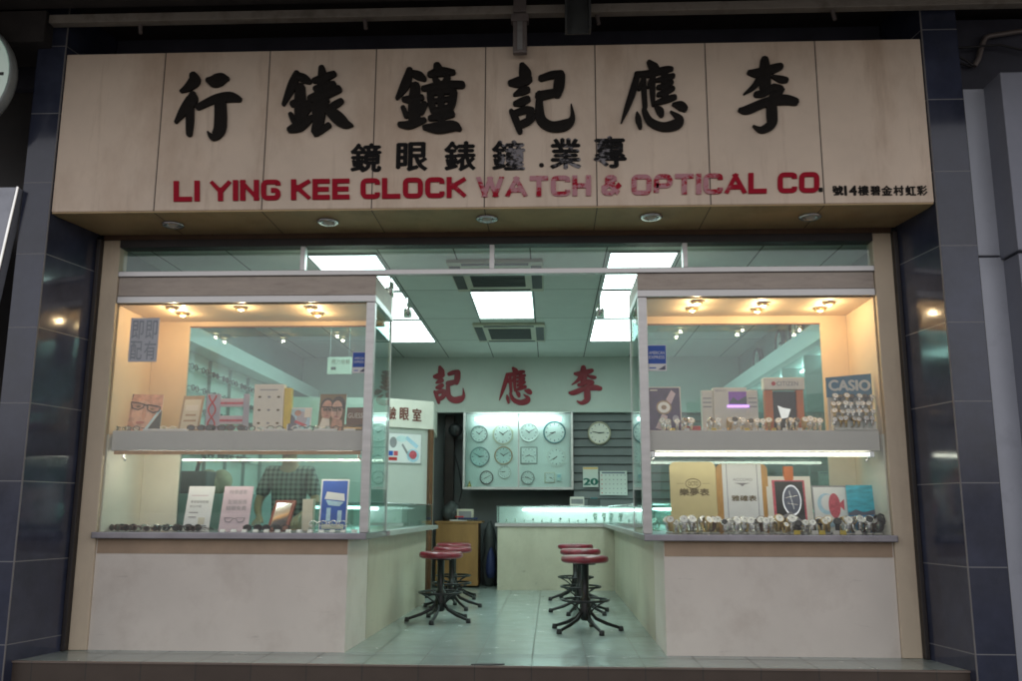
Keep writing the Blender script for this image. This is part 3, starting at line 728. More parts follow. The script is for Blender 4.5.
A, B = Y(463.5, 415, FY-.02), Y(573.5, 489.5, FY-.02)
cx0, cx1, cz0, cz1 = A.x, B.x, B.z, 2.497
cb = thing('clock_cabinet', ((cx0+cx1)/2, FY, cz0), 'wall hung glazed cabinet of clocks with a bright tube along its top', 'cabinet')
CYB = FY+.16
MB().box(cx0, cx1, CYB, CYB+.03, cz0, cz1, 'clock_face').build('back_panel', cb)
f_ = MB().box(cx0, cx0+.03, FY-.02, CYB-.001, cz0, cz1, 'alu').box(cx1-.03, cx1, FY-.02, CYB-.001, cz0, cz1, 'alu').box(cx0+.031, cx1-.031, FY-.02, CYB-.001, cz0, cz0+.035, 'alu')
xm = Y(518.6, 450, FY).x; f_.box(xm-.01, xm+.01, FY-.018, FY-.002, cz0+.036, cz1-.02, 'alu'); f_.build('frame', cb)
MB().box(cx0+.032, xm-.012, FY-.012, FY-.006, cz0+.037, cz1-.03, 'case_glass').build('glass_door', cb)
MB().box(xm+.012, cx1-.032, FY-.012, FY-.006, cz0+.037, cz1-.03, 'case_glass').build('glass_door', cb)
a_, b_ = Y(475, 419, FY+.06), Y(561, 419, FY+.06)
MB().tube([(a_.x, FY+.06, a_.z), (b_.x, FY+.06, a_.z)], .024, 'tube_light', 10).build('cabinet_tube_light', cb)

def clock(px, py, rpx, rim, lab, y, face='clock_face', kind='round', hm=(10, 10), name='wall_clock', group='clocks on show at the back of the shop', facing=None):
    p = Y(px, py, y-.02); r = rpx*(p-CAM).dot(fw)/F
    t = thing(name, (p.x, y, p.z-r), lab, 'clock', group)
    c = (p.x, y, p.z)
    if kind == 'round':
        MB().lathe([(.001, 0), (r*.98, 0), (r, .008), (r, .03), (r*.95, .04), (r*.88, .034), (r*.86, .02)], c, rim, 'y', 32).build('rim', t)
        MB().ell(p.x, p.z, r*.87, r*.87, face, y-.022, y-.015, 32).build('dial', t)
    elif kind == 'scallop':
        pts = [(p.x+r*(1+.05*math.cos(12*a))*math.cos(a), p.z+r*(1+.05*math.cos(12*a))*math.sin(a)) for a in [2*PI*i/72 for i in range(72)]]
        MB().plate(pts, rim, y-.02, y-.001).build('rim', t); MB().ell(p.x, p.z, r*.8, r*.8, face, y-.026, y-.021, 32).build('dial', t)
    elif kind == 'octagon':
        MB().ell(p.x, p.z, r*1.05, r*1.05, rim, y-.02, y-.001, 10, PI/10).build('rim', t); MB().ell(p.x, p.z, r*.86, r*.86, face, y-.026, y-.021, 32).build('dial', t)
    else:
        MB().box(p.x-r, p.x+r, y-.02, y-.001, p.z-r, p.z+r, rim, .01).build('rim', t); MB().box(p.x-r*.86, p.x+r*.86, y-.026, y-.021, p.z-r*.86, p.z+r*.86, face).build('dial', t)
    tk = MB()
    for i in range(12):
        a = 2*PI*i/12; rr = r*.72; wd = r*.022 if i % 3 else r*.038; s_, c_ = math.sin(a), math.cos(a)
        q = [(rr-r*.07, -wd), (rr+r*.07, -wd), (rr+r*.07, wd), (rr-r*.07, wd)]
        tk.plate([(p.x+u*s_+v*c_, p.z+u*c_-v*s_) for u, v in q][::-1], 'slate_ink', y-.029, y-.0265)
    tk.build('hour_marks', t)
    for ln, wd, ang in ((.42, .05, 2*PI*(hm[0]+hm[1]/60)/12), (.62, .035, 2*PI*hm[1]/60)):
        s_, c_ = math.sin(ang), math.cos(ang)
        q = [(-r*.1, -wd*r), (ln*r, -wd*r*.7), (ln*r, wd*r*.7), (-r*.1, wd*r)]
        MB().plate([(p.x+u*s_+v*c_, p.z+u*c_-v*s_) for u, v in q][::-1], 'ink', y-.034-wd*.05, y-.031-wd*.05).build('hand', t)
    return t
mat('pale_gold', (.42, .38, .28), .4, .4); mat('cream_rim', (.62, .58, .46), .4); mat('grey_teal_rim', (.20, .29, .30), .35); mat('wood_rim', (.36, .24, .13), .4); mat('teal_face', (.58, .72, .73), .4)
for px, py, rp, rim, lab, kw in (
    (479.2, 433.8, 8.6, 'grey_rim', 'thin rimmed pale round clock, first in the top row of the cabinet', dict(hm=(10, 8))),
    (502.9, 434.4, 10.3, 'cream_rim', 'cream many sided clock, second in the top row of the cabinet', dict(kind='octagon', hm=(10, 9))),
    (528.9, 432.3, 9.7, 'white', 'plain white round clock, third in the top row of the cabinet', dict(hm=(10, 10))),
    (554.5, 432.3, 11.4, 'teal_rim', 'round clock with thick teal rim at the right of the cabinet top row', dict(hm=(8, 40))),
    (479.8, 456.6, 9.9, 'grey_teal_rim', 'round clock with dark grey green rim in the second cabinet row', dict(hm=(2, 50), face='teal_face')),
    (503.5, 455.5, 9.2, 'wood_rim', 'round clock with brown wooden rim in the second cabinet row', dict(hm=(10, 10), face='teal_face')),
    (528.9, 455.3, 8.6, 'grey_rim', 'square grey framed clock in the second cabinet row', dict(kind='square', hm=(8, 18))),
    (556.3, 457, 9.7, 'white', 'white scalloped clock at the right of the second cabinet row', dict(kind='scallop', hm=(7, 40))),
    (486.5, 477.5, 6.8, 'black_plastic', 'small clock with black rim at the bottom of the cabinet', dict(hm=(8, 10))),
    (504.6, 471.7, 6.5, 'white', 'small white clock beside the black rimmed one', dict(hm=(8, 45))),
    (527.8, 477.5, 6.7, 'grey_rim', 'small grey rimmed clock under the square clock', dict(hm=(9, 20))),
    (549.8, 477.5, 5.2, 'cream_rim', 'small square cream clock at the bottom right of the cabinet', dict(kind='square', hm=(3, 20)))):
    clock(px, py, rp, rim, lab, CYB-.001, **kw)
p = Y(559, 477.5, CYB-.01); t = MB().box(p.x-.035, p.x+.035, CYB-.03, CYB-.001, p.z-.055, p.z+.055, 'teal_face', .006).box(p.x-.025, p.x+.025, CYB-.033, CYB-.031, p.z-.0, p.z+.04, 'pale_blue').build('alarm_clock'); tag(t, 'small upright pale teal alarm clock in the cabinet corner', 'clock')
p = Y(469.5, 483, CYB-.04)
t = MB().lathe([(.035, 0), (.03, .01), (.008, .075), (.012, .08), (.0005, .09)], (p.x, p.y, cz0+.036), 'gold').build('table_clock'); tag(t, 'tiny gold pyramid shaped ornament clock in the cabinet corner', 'clock')

# shutter with its clock and calendars
sx0, sx1 = cx1+.01, 2.79
sh = thing('louvred_panel', ((sx0+sx1)/2, 6.2, 1.1), 'dark grey louvred panel beside the clock cabinet', 'panel')
lv = MB()
k = 0; zz = 1.0
while zz < 2.49:
    lv.add([(sx0, 6.20, zz), (sx1, 6.20, zz), (sx1, 6.235, zz+.115), (sx0, 6.235, zz+.115), (sx0, 6.25, zz), (sx1, 6.25, zz), (sx1, 6.25, zz+.115), (sx0, 6.25, zz+.115)],
           [(0, 1, 2, 3), (0, 4, 5, 1), (3, 2, 6, 7), (1, 5, 6, 2), (0, 3, 7, 4)], 'grey_wall'); zz += .125
lv.box(sx0, sx1, 6.255, 6.27, 1.0, 2.49, 'vent_dark').build('slats', sh)
clock(599.3, 433, 11.6, 'pale_gold', 'pale gold rimmed round clock hanging alone on the dark louvred panel', 6.198, hm=(2, 47), face='offwhite')
a, b_ = Y(583, 487, 6.17), Y(598, 467, 6.17)
t = MB().box(a.x, b_.x, 6.165, 6.19, a.z, b_.z, 'pale_wall', .004).box(a.x+.005, b_.x-.005, 6.16, 6.1645, b_.z-.03, b_.z-.006, 'gold')
mat('green_ink', (.01, .12, .09), .6)
t.text('20', a.x+.012, b_.x-.012, a.z+.03, a.z+.125, 6.163, 'green_ink', .0, .05); t = t.build('day_calendar'); tag(t, 'tear off day calendar reading 20 in dark green on the louvred panel', 'calendar')
a, b_ = Y(600, 495, 6.15), Y(627, 471, 6.15)
c = MB().box(a.x, b_.x, 6.155, 6.165, a.z, b_.z, 'pale_wall')
for i in range(5):
    for j in range(7):
        x = a.x+.03+j*(b_.x-a.x-.06)/6; z = a.z+.03+i*(b_.z-a.z-.09)/4; c.box(x-.008, x+.008, 6.153, 6.1545, z-.007, z+.007, 'red' if j == 0 else 'grey_ink')
c.box(a.x+.03, b_.x-.03, 6.153, 6.1545, b_.z-.035, b_.z-.015, 'slate_ink'); t = c.build('month_calendar'); tag(t, 'white month calendar sheet hanging right of the day calendar', 'calendar')

# things on the rear counter
p = Y(577, 500, 6.0); t = MB().box(p.x-.10, p.x+.10, 5.95, 6.05, 1.146, 1.27, 'offwhite', .005).box(p.x-.085, p.x+.085, 5.947, 5.949, 1.17, 1.24, 'grey_ink').build('card_holder'); tag(t, 'small pale desk box on the rear counter under the calendars', 'box')
p = Y(596, 500, 6.0); t = MB().box(p.x-.12, p.x+.06, 5.93, 6.05, 1.146, 1.24, 'dark_grey', .02).box(p.x-.08, p.x+.02, 5.95, 6.03, 1.24, 1.26, 'teal_rim', .006).build('telephone'); tag(t, 'dark desk telephone on the rear counter', 'telephone')

# ------------------------------------------------------------------ booth with the eye test sign
bt = thing('eye_test_booth', (-2.6, 4.6, 0), 'pale corner booth at the back left with red characters over its wall', 'booth')
foot = [(-3.71, 4.12), (-2.12, 4.30), (-1.57, 4.72), (-1.70, 6.1), (-1.80, 6.1), (-1.67, 4.80), (-2.17, 4.40), (-3.71, 4.22)]
MB().prism(foot, 'pale_wall', .0015, 2.12).build('wall', bt)
MB().prism([(-3.71, 4.09), (-2.11, 4.27), (-1.54, 4.70), (-1.66, 6.1), (-1.76, 6.1), (-1.67, 4.82), (-2.17, 4.42), (-3.71, 4.22)], 'offwhite', 2.122, 2.49).build('fascia', bt)
dv = (Vector((-1.54, 4.70))-Vector((-2.11, 4.27))); L_ = dv.length; ang = math.atan2(dv.y, dv.x)
Mb = Matrix.Translation((-2.11, 4.27, 0)) @ Matrix.Rotation(ang, 4, 'Z')
c = MB()
for i, chx in enumerate('驗眼室'):
    x = .03+i*.185; c.text(chx, x, x+.13, 2.22, 2.38, -.002, 'brown_red', .004, .02) if 'brown_red' in MATS else (mat('brown_red', (.16, .03, .02), .5), c.text(chx, x, x+.13, 2.22, 2.38, -.002, 'brown_red', .004, .02))
c.xf(Mb).build('characters', bt)
MB().box(L_-.06, L_-.004, -.03, .04, .002, 2.118, 'brown_wood', .004).xf(Mb).build('door_post', bt)
# eye chart poster on the booth wall (same slanted wall)
dv2 = (Vector((-1.57, 4.72))-Vector((-2.12, 4.30))); Mp = Matrix.Translation((-2.12, 4.30, 0)) @ Matrix.Rotation(math.atan2(dv2.y, dv2.x), 4, 'Z')
c = MB().box(.03, .55, -.012, -.002, 1.66, 2.06, 'alu').box(.045, .535, -.015, -.0125, 1.675, 2.045, 'white')
c.ell(.13, 1.93, .05, .07, 'grey_ink', -.017, -.0155).ell(.25, 1.98, .08, .04, 'teal_face', -.017, -.0155).ell(.42, 1.77, .09, .085, 'pale_blue', -.017, -.0155).ell(.42, 1.78, .055, .055, 'fish_red', -.019, -.0175)
c.box(.07, .19, -.017, -.0155, 1.70, 1.74, 'red').box(.07, .13, -.017, -.0155, 1.76, 1.82, 'blue').box(.14, .2, -.017, -.0155, 1.76, 1.82, 'fish_red')
c.plate([(.3, 1.98), (.47, 1.86), (.5, 1.9), (.33, 2.02)], 'pale_blue', -.017, -.0155); c.plate([(.25, 1.9), (.36, 1.74), (.38, 1.76), (.27, 1.92)], 'grey_ink', -.017, -.0155)
t = c.xf(Mp).build('eye_poster'); tag(t, 'white anatomy poster of an eye in a thin frame on the booth wall', 'poster')
# pole, fan, desk and clutter
p = Y(449, 470, 6.52)
t = MB().box(p.x-.07, p.x+.07, 6.52, 6.66, .002, CZ-.83, 'pole_brown', .008).build('pipe_casing'); tag(t, 'tall dark brown boxed pipe between booth and clock cabinet', 'pipe')
p = Y(455.5, 430, 6.32)
fn = thing('wall_fan', (p.x, 6.4, p.z-.12), 'round black wall fan on the brown boxed pipe', 'fan')
MB().lathe([(.001, .05), (.06, .05), (.10, .02), (.105, 0), (.09, -.04), (.03, -.06), (.03, -.07)], (p.x, 6.32, p.z), 'black_plastic', 'y').build('cage', fn)
MB().lathe([(.001, .075), (.03, .07), (.035, .05)], (p.x, 6.32, p.z), 'dark_grey', 'y').build('hub', fn)
MB().tube([(p.x, 6.38, p.z), (p.x-.02, 6.45, p.z-.02), (p.x-.05, 6.515, p.z-.03)], .02, 'black_plastic').build('arm', fn)
dy = 5.95; x0, x1 = Y(435.5, 560, dy).x, Y(478, 560, dy).x; dz = Y(455, 521, dy).z
dk = thing('wooden_desk', ((x0+x1)/2, dy+.2, 0), 'small light wood desk at the back, left of the rear counter', 'desk')
MB().box(x0, x1, dy, dy+.02, .03, dz-.03, 'desk_wood', .003).build('front_panel', dk)
MB().box(x1-.02, x1, dy+.021, dy+.5, .03, dz-.03, 'brown_wood').build('side_panel', dk); MB().box(x0, x0+.02, dy+.021, dy+.5, .03, dz-.03, 'brown_wood').build('side_panel', dk)
MB().box(x0-.02, x1+.05, dy-.015, dy+.52, dz-.028, dz, 'desk_wood', .005).build('desktop', dk)
p = Y(466, 506, dy+.15)
t = MB().box(p.x-.13, p.x+.11, dy+.12, dy+.22, dz+.001, dz+.17, 'cream_rim', .01).box(p.x-.10, p.x+.08, dy+.115, dy+.119, dz+.03, dz+.14, 'grey_ink').build('desk_calculator'); tag(t, 'cream framed box standing on the wooden desk', 'box')
t = MB().box(p.x-.22, p.x+.02, dy+.02, dy+.1, dz+.001, dz+.02, 'white').box(p.x-.10, p.x+.18, dy+.0, dy+.09, dz+.021, dz+.05, 'navy', .01).box(p.x-.14, p.x-.02, dy+.01, dy+.08, dz+.051, dz+.07, 'red', .004).build('paper_pile'); tag(t, 'untidy pile of papers and folders on the wooden desk', 'papers')
t = MB()
for q in range(5): t.ball((p.x-.28+.03*q, dy+.2+.01*q, dz+.11+.03*(q % 3)), .10, 'dark_grey', sz=1.2, sx=.8)
t = t.build('rucksack', origin=(p.x-.2, dy+.2, dz)); tag(t, 'dark soft bag heaped at the left of the wooden desk', 'bag')
q = Y(489, 560, dy+.2)
t = MB(); 
t.lathe([(.001, .003), (.07, .01), (.105, .12), (.11, .34), (.08, .55), (.10, .66), (.075, .80), (.02, .92), (.001, .93)], (q.x, dy+.32, 0), 'dark_grey', 'z', 9).lathe([(.001, .003), (.05, .01), (.075, .10), (.06, .30), (.02, .42), (.001, .43)], (q.x+.03, dy+.16, .12), 'navy', 'z', 8)
t = t.build('carrier_bag', origin=(q.x, dy+.25, 0.0)); tag(t, 'dark bags with a small navy one hanging between the desk and the rear counter', 'bag')
t = MB().tube([Y(455, 455, 6.5), Y(459, 470, 6.5), Y(462, 490, 6.5), Y(459, 502, 6.5)], .009, 'cable', 6).build('power_cable'); tag(t, 'thin dark cable looping down the wall beside the clock cabinet', 'cable')

# ------------------------------------------------------------------ side walls inside
ew = thing('spectacle_wall', (-3.6, 3, 1.0), 'pale lit wall of spectacle shelves behind the left window', 'shelving')
MB().box(-3.718, -3.66, 1.0, 4.10, .9, 2.66, 'pale_wall').build('back_board', ew)
for q in range(6): MB().box(-3.655, -3.62, 1.0+q*.62, 1.0+q*.62+.012, .92, 2.64, 'teal_wall').build('upright', ew)
for q in range(5): MB().box(-3.659, -3.57, 1.02, 4.08, 1.61+q*.21, 1.616+q*.21, 'case_glass').build('glass_shelf', ew)
bh = MB().box(-3.718, -3.44, .82, 6.10, 2.665, 2.83, 'white', .004).build('bulkhead'); tag(bh, 'white boxed bulkhead running along the left wall over the spectacles', 'bulkhead')
bh = MB().box(2.42, 2.798, .82, 6.10, 2.60, 2.78, 'white', .004).build('bulkhead'); tag(bh, 'white boxed bulkhead running along the right wall over the glass cabinets', 'bulkhead')
cw = thing('wall_cabinet', (2.6, 3, 0), 'row of lit glass fronted cabinets along the right wall', 'cabinet')
MB().box(2.76, 2.798, .82, 6.10, .5, 2.59, 'pale_wall').build('back_board', cw)
for q in range(7): MB().box(2.50, 2.758, .85+q*.85, .87+q*.85, .5, 2.59, 'teal_wall').build('divider', cw)
for q in range(5): MB().box(2.52, 2.757, .88, 6.08, .95+q*.36, .958+q*.36, 'case_glass').build('glass_shelf', cw)
for q in range(6): MB().box(2.485, 2.491, .89+q*.85, 1.68+q*.85, .52, 2.58, 'side_glass').build('glass_door', cw)
MB().tube([(2.70, 1.2, 2.55), (2.70, 5.8, 2.55)], .016, 'tube_light', 8).build('cabinet_tube_light', cw)
# clocks seen edge-on above the right hand cabinets
def side_clock(y, z, r, lab):
    t = thing('wall_clock', (2.78, y, z-r), lab, 'clock', 'clocks above the right wall cabinets')
    a = MB().lathe([(.001, 0), (r, 0), (r, .05), (r*.9, .06), (r*.86, .03)], (0, 0, 0), 'black_plastic', 'y'); M_ = Matrix.Translation((2.79, y, z)) @ Matrix.Rotation(-PI/2, 4, 'Z')
    a.xf(M_).build('rim', t); MB().ell(0, 0, r*.87, r*.87, 'clock_face', -.033, -.025).xf(M_).build('dial', t)
    h = MB().plate([(-.01, -.02), (.01, -.02), (.007, r*.6), (-.007, r*.6)], 'ink', -.037, -.034).plate([(-.02, .01), (-.02, -.01), (r*.4, -.008), (r*.4, .008)][::-1], 'ink', -.041, -.038); h.xf(M_).build('hands', t)
side_clock(2.9, 3.05, .2, 'dark rimmed clock nearest the window above the right wall cabinets')
side_clock(3.6, 3.05, .17, 'dark rimmed clock second from the window above the right wall cabinets')
side_clock(4.8, 3.0, .21, 'dark rimmed clock furthest from the window above the right wall cabinets')
t = MB().box(Y(327, 374, 2.0).x, Y(352, 357, 2.0).x, 2.0, 2.012, Y(340, 374, 2.0).z, Y(340, 357, 2.0).z, 'offwhite')
a, b_ = Y(331, 364, 1.99), Y(350, 359, 1.99); t.text('視力檢驗', a.x, b_.x, a.z, b_.z, 1.998, 'brown_ink'); t.box(a.x, a.x+.05, 1.996, 1.999, a.z-.06, a.z-.03, 'ink')
t.tube([(Y(330, 357, 2.0).x, 2.006, Y(330, 357, 2.0).z), (Y(330, 357, 2.0).x, 2.006, CZ)], .003, 'steel', 5); t.tube([(Y(349, 357, 2.0).x, 2.006, Y(349, 357, 2.0).z), (Y(349, 357, 2.0).x, 2.006, CZ)], .003, 'steel', 5)
t = t.build('hanging_notice'); tag(t, 'cream notice board hanging behind the left window near the blue sticker', 'notice')

# ------------------------------------------------------------------ stools
def stool_proto():
    t = thing('bar_stool', (0, 0, 0), 'x', 'stool')
    MB().lathe([(.001, .672), (.15, .672), (.200, .668), (.215, .655), (.220, .635), (.215, .618), (.204, .612)], (0, 0, 0), 'red_vinyl', 'z', 36).lathe([(.204, .612), (.19, .606), (.001, .606)], (0, 0, 0), 'red_vinyl', 'z', 36).build('seat', t)
    MB().lathe([(.001, .605), (.10, .605), (.10, .59), (.036, .588), (.034, .30), (.05, .29), (.05, .115), (.035, .095), (.001, .09)], (0, 0, 0), 'black_metal', 'z', 20).build('column', t)
    MB().tube([(.212*math.cos(2*PI*i/32), .212*math.sin(2*PI*i/32), .275) for i in range(32)], .011, 'black_metal', 8, True).build('foot_ring', t)
    for i in range(5):
        a = 2*PI*i/5 + math.radians(-72); c, s_ = math.cos(a), math.sin(a)
        MB().tube([(r*c, r*s_, z) for r, z in ((.03, .24), (.05, .165), (.095, .112), (.19, .068), (.318, .028))], .015, 'black_metal', 8, taper=[.013, .015, .017, .017, .014]).build('leg', t)
        MB().lathe([(.001, .0445), (.02, .044), (.024, .02), (.024, .002), (.001, .0015)], ((.325*c), .325*s_, 0), 'black_plastic', 'z', 12).build('foot_cap', t)
        MB().tube([(r*c, r*s_, z) for r, z in ((.035, .13), (.07, .19), (.13, .235), (.205, .272))], .008, 'black_metal', 6).build('ring_strut', t)
    return t
sp_ = stool_proto(); first = True
for px, py, lab, rz in ((585.6, 631, 'red topped black bar stool nearest the entrance in the right row', .1), (581, 613, 'middle red topped bar stool of the right row', .5), (576, 600, 'red topped bar stool furthest back in the right row', .9),
                        (440, 621, 'red topped black bar stool nearest the entrance in the left row', -.45), (451.5, 608, 'middle red topped bar stool of the left row', .3), (453, 598, 'red topped bar stool furthest back in the left row', .7)):
    p = Z(px, py, .0015)
    s_ = sp_ if first else dup(sp_); first = False
    s_.location = (p.x, p.y, .0015); s_.rotation_euler = (0, 0, rz); tag(s_, lab, 'stool', 'red topped bar stools along the counters')

# ------------------------------------------------------------------ printed cards and boards in the windows
def card(name, lab, cat, quad, y, parts, base='white', thick=.008, tilt=12, zrot=0, group=None, rounded=0, stand=True):
    """flat printed board: quad = photo box (x0, y0, x1, y1) at depth y; parts in 0..1 board units; leans back by tilt"""
    x0, y0, x1, y1 = quad
    a, b = Y(x0, y1, y), Y(x1, y0, y); W_, H_ = b.x-a.x, (b.z-a.z)/math.cos(math.radians(tilt))
    c = MB()
    if rounded:
        r = rounded*W_; pts = []
        for cx_, cz_, a0 in ((W_-r, r*0+.0, -90), (W_-r, H_-r, 0), (r, H_-r, 90), (r, 0, 180)):
            if cz_ == 0: pts.append((W_ if a0 == -90 else 0, 0)); continue
            for q in range(5): an = math.radians(a0+22.5*q); pts.append((cx_+r*math.cos(an), cz_+r*math.sin(an)))
        c.plate(pts, base, 0, thick)
    else: c.box(0, W_, 0, thick, 0, H_, base)
    for i, p in enumerate(parts):
        k, mk = p[0], p[-1]; yy = -.0006*(i+1)
        if k == 'r': c.box(p[1]*W_, p[3]*W_, yy-.0004, yy+.0001, p[2]*H_, p[4]*H_, mk)
        elif k == 'e': c.ell(p[1]*W_, p[2]*H_, p[3]*W_, p[4]*H_, mk, yy-.0004, yy+.0001)
        elif k == 'p': c.plate([(u*W_, v*H_) for u, v in p[1]], mk, yy-.0004, yy+.0001)
        elif k == 'l': c.tube([(u*W_, yy, v*H_) for u, v in p[1]], p[2]*W_, mk, 5)
        elif k == 't': c.text(p[1], p[2]*W_, p[4]*W_, p[3]*H_, p[5]*H_, yy, mk, 0, p[6] if len(p) > 7 else .0)
    if stand: c.add([(W_*.45, thick, H_*.7), (W_*.55, thick, H_*.7), (W_*.55, thick+.10, -math.tan(math.radians(tilt))*.10), (W_*.45, thick+.10, -math.tan(math.radians(tilt))*.10)], [(0, 1, 2, 3)], base)
    M_ = Matrix.Translation((a.x, y, a.z)) @ Matrix.Rotation(math.radians(zrot), 4, 'Z') @ Matrix.Rotation(math.radians(-tilt), 4, 'X')
    o = c.xf(M_).build(name, origin=((a.x+b.x)/2, y, a.z)); return tag(o, lab, cat, group)
U = SH1; yv = lambda px, y=.25: Y(px, 400, y)
def sitz(z, px, y):   # photo row of the height z at depth y
    lo, hi = 300, 640
    for _ in range(40):
        m_ = (lo+hi)/2
        if Y(px, m_, y).z > z: lo = m_
        else: hi = m_
    return (lo+hi)/2
def q_(x0, y0, x1, y, z): return (x0, y0, x1, sitz(z+.001, (x0+x1)/2, y))
card('advert_card', 'portrait advert of a face wearing glasses, leaning at the left of the upper shelf', 'advert', q_(125, 393, 160, .32, U), .32,
     [('p', [(0, 0), (1, 0), (1, 1), (0, 1)], 'skin_print'), ('p', [(.0, .55), (.12, 1), (0, 1)], 'hair'), ('p', [(.55, 0), (1, 0), (1, .6)], 'dark_grey'), ('p', [(.45, 0), (.55, 0), (.98, .6), (.92, .62)], 'pale_blue'), ('e', .42, .48, .30, .36, 'skin_print_light'), ('e', .48, .50, .06, .16, 'skin_print'), ('e', .28, .69, .10, .05, 'skin_shade'), ('e', .72, .63, .11, .055, 'skin_shade'), ('e', .29, .675, .055, .022, 'brown_ink'), ('e', .71, .62, .06, .025, 'brown_ink'), ('l', [(.06, .78), (.12, .64), (.30, .60), (.44, .66), (.46, .74), (.25, .78), (.06, .79)], .018, 'hair'), ('l', [(.56, .72), (.58, .60), (.75, .53), (.92, .57), (.95, .68), (.75, .71), (.56, .73)], .018, 'hair'), ('l', [(.45, .73), (.57, .71)], .02, 'hair'), ('e', .40, .27, .13, .028, 'lip'), ('e', .40, .24, .09, .02, 'skin_shade')], zrot=12)
card('display_card', 'beige card with faint print standing left of the red patterned stand', 'card', q_(177, 395, 202, .3, U), .3,
     [('r', .1, .1, .9, .9, 'cream_rim'), ('r', .2, .6, .8, .75, 'offwhite'), ('r', .25, .45, .75, .5, 'tan'), ('r', .2, .3, .8, .35, 'tan')], 'tan', zrot=-8)
# red patterned stand with two bars
x0, x1 = Y(205, 428, .3).x, Y(248, 428, .3).x
t = thing('spectacle_stand', ((x0+x1)/2, .3, U), 'grey and red patterned spectacle stand with two pink bars', 'display stand')
zt = Y(225, 394, .3).z
c = MB().box(x0, x0+.12, .30, .31, U+.001, zt, 'lilac_card').box(x1-.05, x1, .30, .31, U+.001, zt, 'lilac_card'); c.build('side_board', t)
c = MB()
for ph in (0, .5):
    c.tube([(x0+.05+.03*math.sin(2*PI*(q/16+ph)), .297, U+.01+(zt-U-.02)*q/20) for q in range(21)], .007, 'red', 6)
c.build('red_scroll', t)
for zz in (.13, .28):
    MB().box(x0+.121, x1-.051, .296, .31, U+(zt-U)*zz/.34-.05, U+(zt-U)*zz/.34+.02, 'pink_card', .004).box(x0+.121, x1-.051, .294, .2955, U+(zt-U)*zz/.34-.03, U+(zt-U)*zz/.34-.01, 'fish_red').build('bar', t)
a, b_ = Y(253, 429, .28), Y(285, 384.5, .28); c2 = Y(290, 429, .28)
t = thing('display_box', ((a.x+b_.x)/2, .3, U), 'tall white spectacle card box with a yellow side on the upper shelf', 'display box')
MB().box(a.x, b_.x, .26, .34, U+.001, b_.z, 'offwhite', .003).build('card_box', t)
MB().box(b_.x+.0005, c2.x, .275, .335, U+.001, b_.z-.03, 'yellow', .002).build('yellow_side', t)
c = MB()
for i, zz in enumerate((.08, .19, .30)):
    for xx in (.05, .13, .21): c.ell(a.x+xx, U+zz, .013, .009, 'brown_ink' if xx != .13 else 'grey_ink', .2575, .2595)
c.box(a.x+.05, b_.x-.05, .2575, .2595, b_.z-.05, b_.z-.043, 'grey_ink'); c.build('print', t)
card('advert_card', 'small advert card with a seated figure, right of the white box', 'advert', q_(286, 407, 311, .26, U), .26,
     [('r', .05, .05, .95, .95, 'pale_blue'), ('p', [(.05, .05), (.5, .05), (.3, .6), (.05, .8)], 'slate_ink'), ('e', .6, .55, .22, .3, 'lilac_card'), ('e', .42, .78, .14, .12, 'skin_print'), ('p', [(.3, .4), (.8, .2), (.85, .3), (.35, .5)], 'fish_red'), ('r', .7, .6, .95, .95, 'offwhite')], 'white')
card('advert_card', 'advert of a couple wearing glasses beside the dark board', 'advert', q_(317, 393, 345, .27, U), .27,
     [('r', 0, 0, 1, 1, 'brown_ink'), ('e', .30, .70, .25, .20, 'hair'), ('e', .30, .58, .22, .26, 'skin_print'), ('e', .72, .72, .26, .22, 'hair'), ('e', .68, .56, .22, .27, 'skin_print_light'), ('p', [(.0, 0), (.5, 0), (.42, .35), (.15, .38)], 'offwhite'), ('p', [(.45, 0), (1, 0), (.9, .32), (.55, .36)], 'skin_print'), ('e', .24, .60, .06, .02, 'brown_ink'), ('e', .42, .60, .05, .02, 'brown_ink'), ('e', .60, .60, .06, .02, 'brown_ink'), ('e', .80, .60, .05, .02, 'brown_ink'), ('l', [(.08, .66), (.52, .655)], .02, 'hair'), ('l', [(.46, .64), (.92, .65)], .02, 'hair'), ('l', [(.16, .65), (.18, .56), (.30, .56), (.32, .65)], .014, 'hair'), ('l', [(.36, .65), (.38, .56), (.48, .57)], .014, 'hair'), ('l', [(.52, .64), (.54, .55), (.67, .55), (.69, .64)], .014, 'hair'), ('l', [(.74, .64), (.76, .56), (.87, .57)], .014, 'hair'), ('e', .33, .50, .03, .07, 'skin_shade'), ('e', .70, .49, .03, .07, 'skin_shade'), ('e', .32, .42, .07, .014, 'lip'), ('e', .68, .40, .07, .018, 'lip')])
card('name_board', 'dark brown board with pale capitals next to the couple advert', 'board', q_(345.5, 407, 364, .27, U), .27, [('t', 'GUESS', .08, .58, .92, .78, 'offwhite'), ('r', .1, .2, .9, .24, 'gold')], 'brown_wood', tilt=8)
card('sunglasses_tray', 'low dark tray with pale marks in front of the dark board', 'tray', (341, 424, 364, sitz(U+.001, 352, .14)), .14, [('r', .1, .3, .9, .6, 'silver')], 'black_plastic', tilt=35, stand=False)
for i, (x0, x1) in enumerate(((143, 187), (264, 285), (294, 311), (314, 336), (344, 355))):  # raised white strips stand in for tube reflections along the shelf edge
    a, b_ = Y(x0, 432, .07), Y(x1, 432, .07)
    t = MB().box(a.x, b_.x, .06, .10, U+.001, U+.016, 'white', .003).build('reflection_strip'); tag(t, '%s white strip from the left, painted reflection along the upper shelf edge' % ORD[i], 'reflection strip', 'white strips painted as tube reflections on the spectacles shelf')
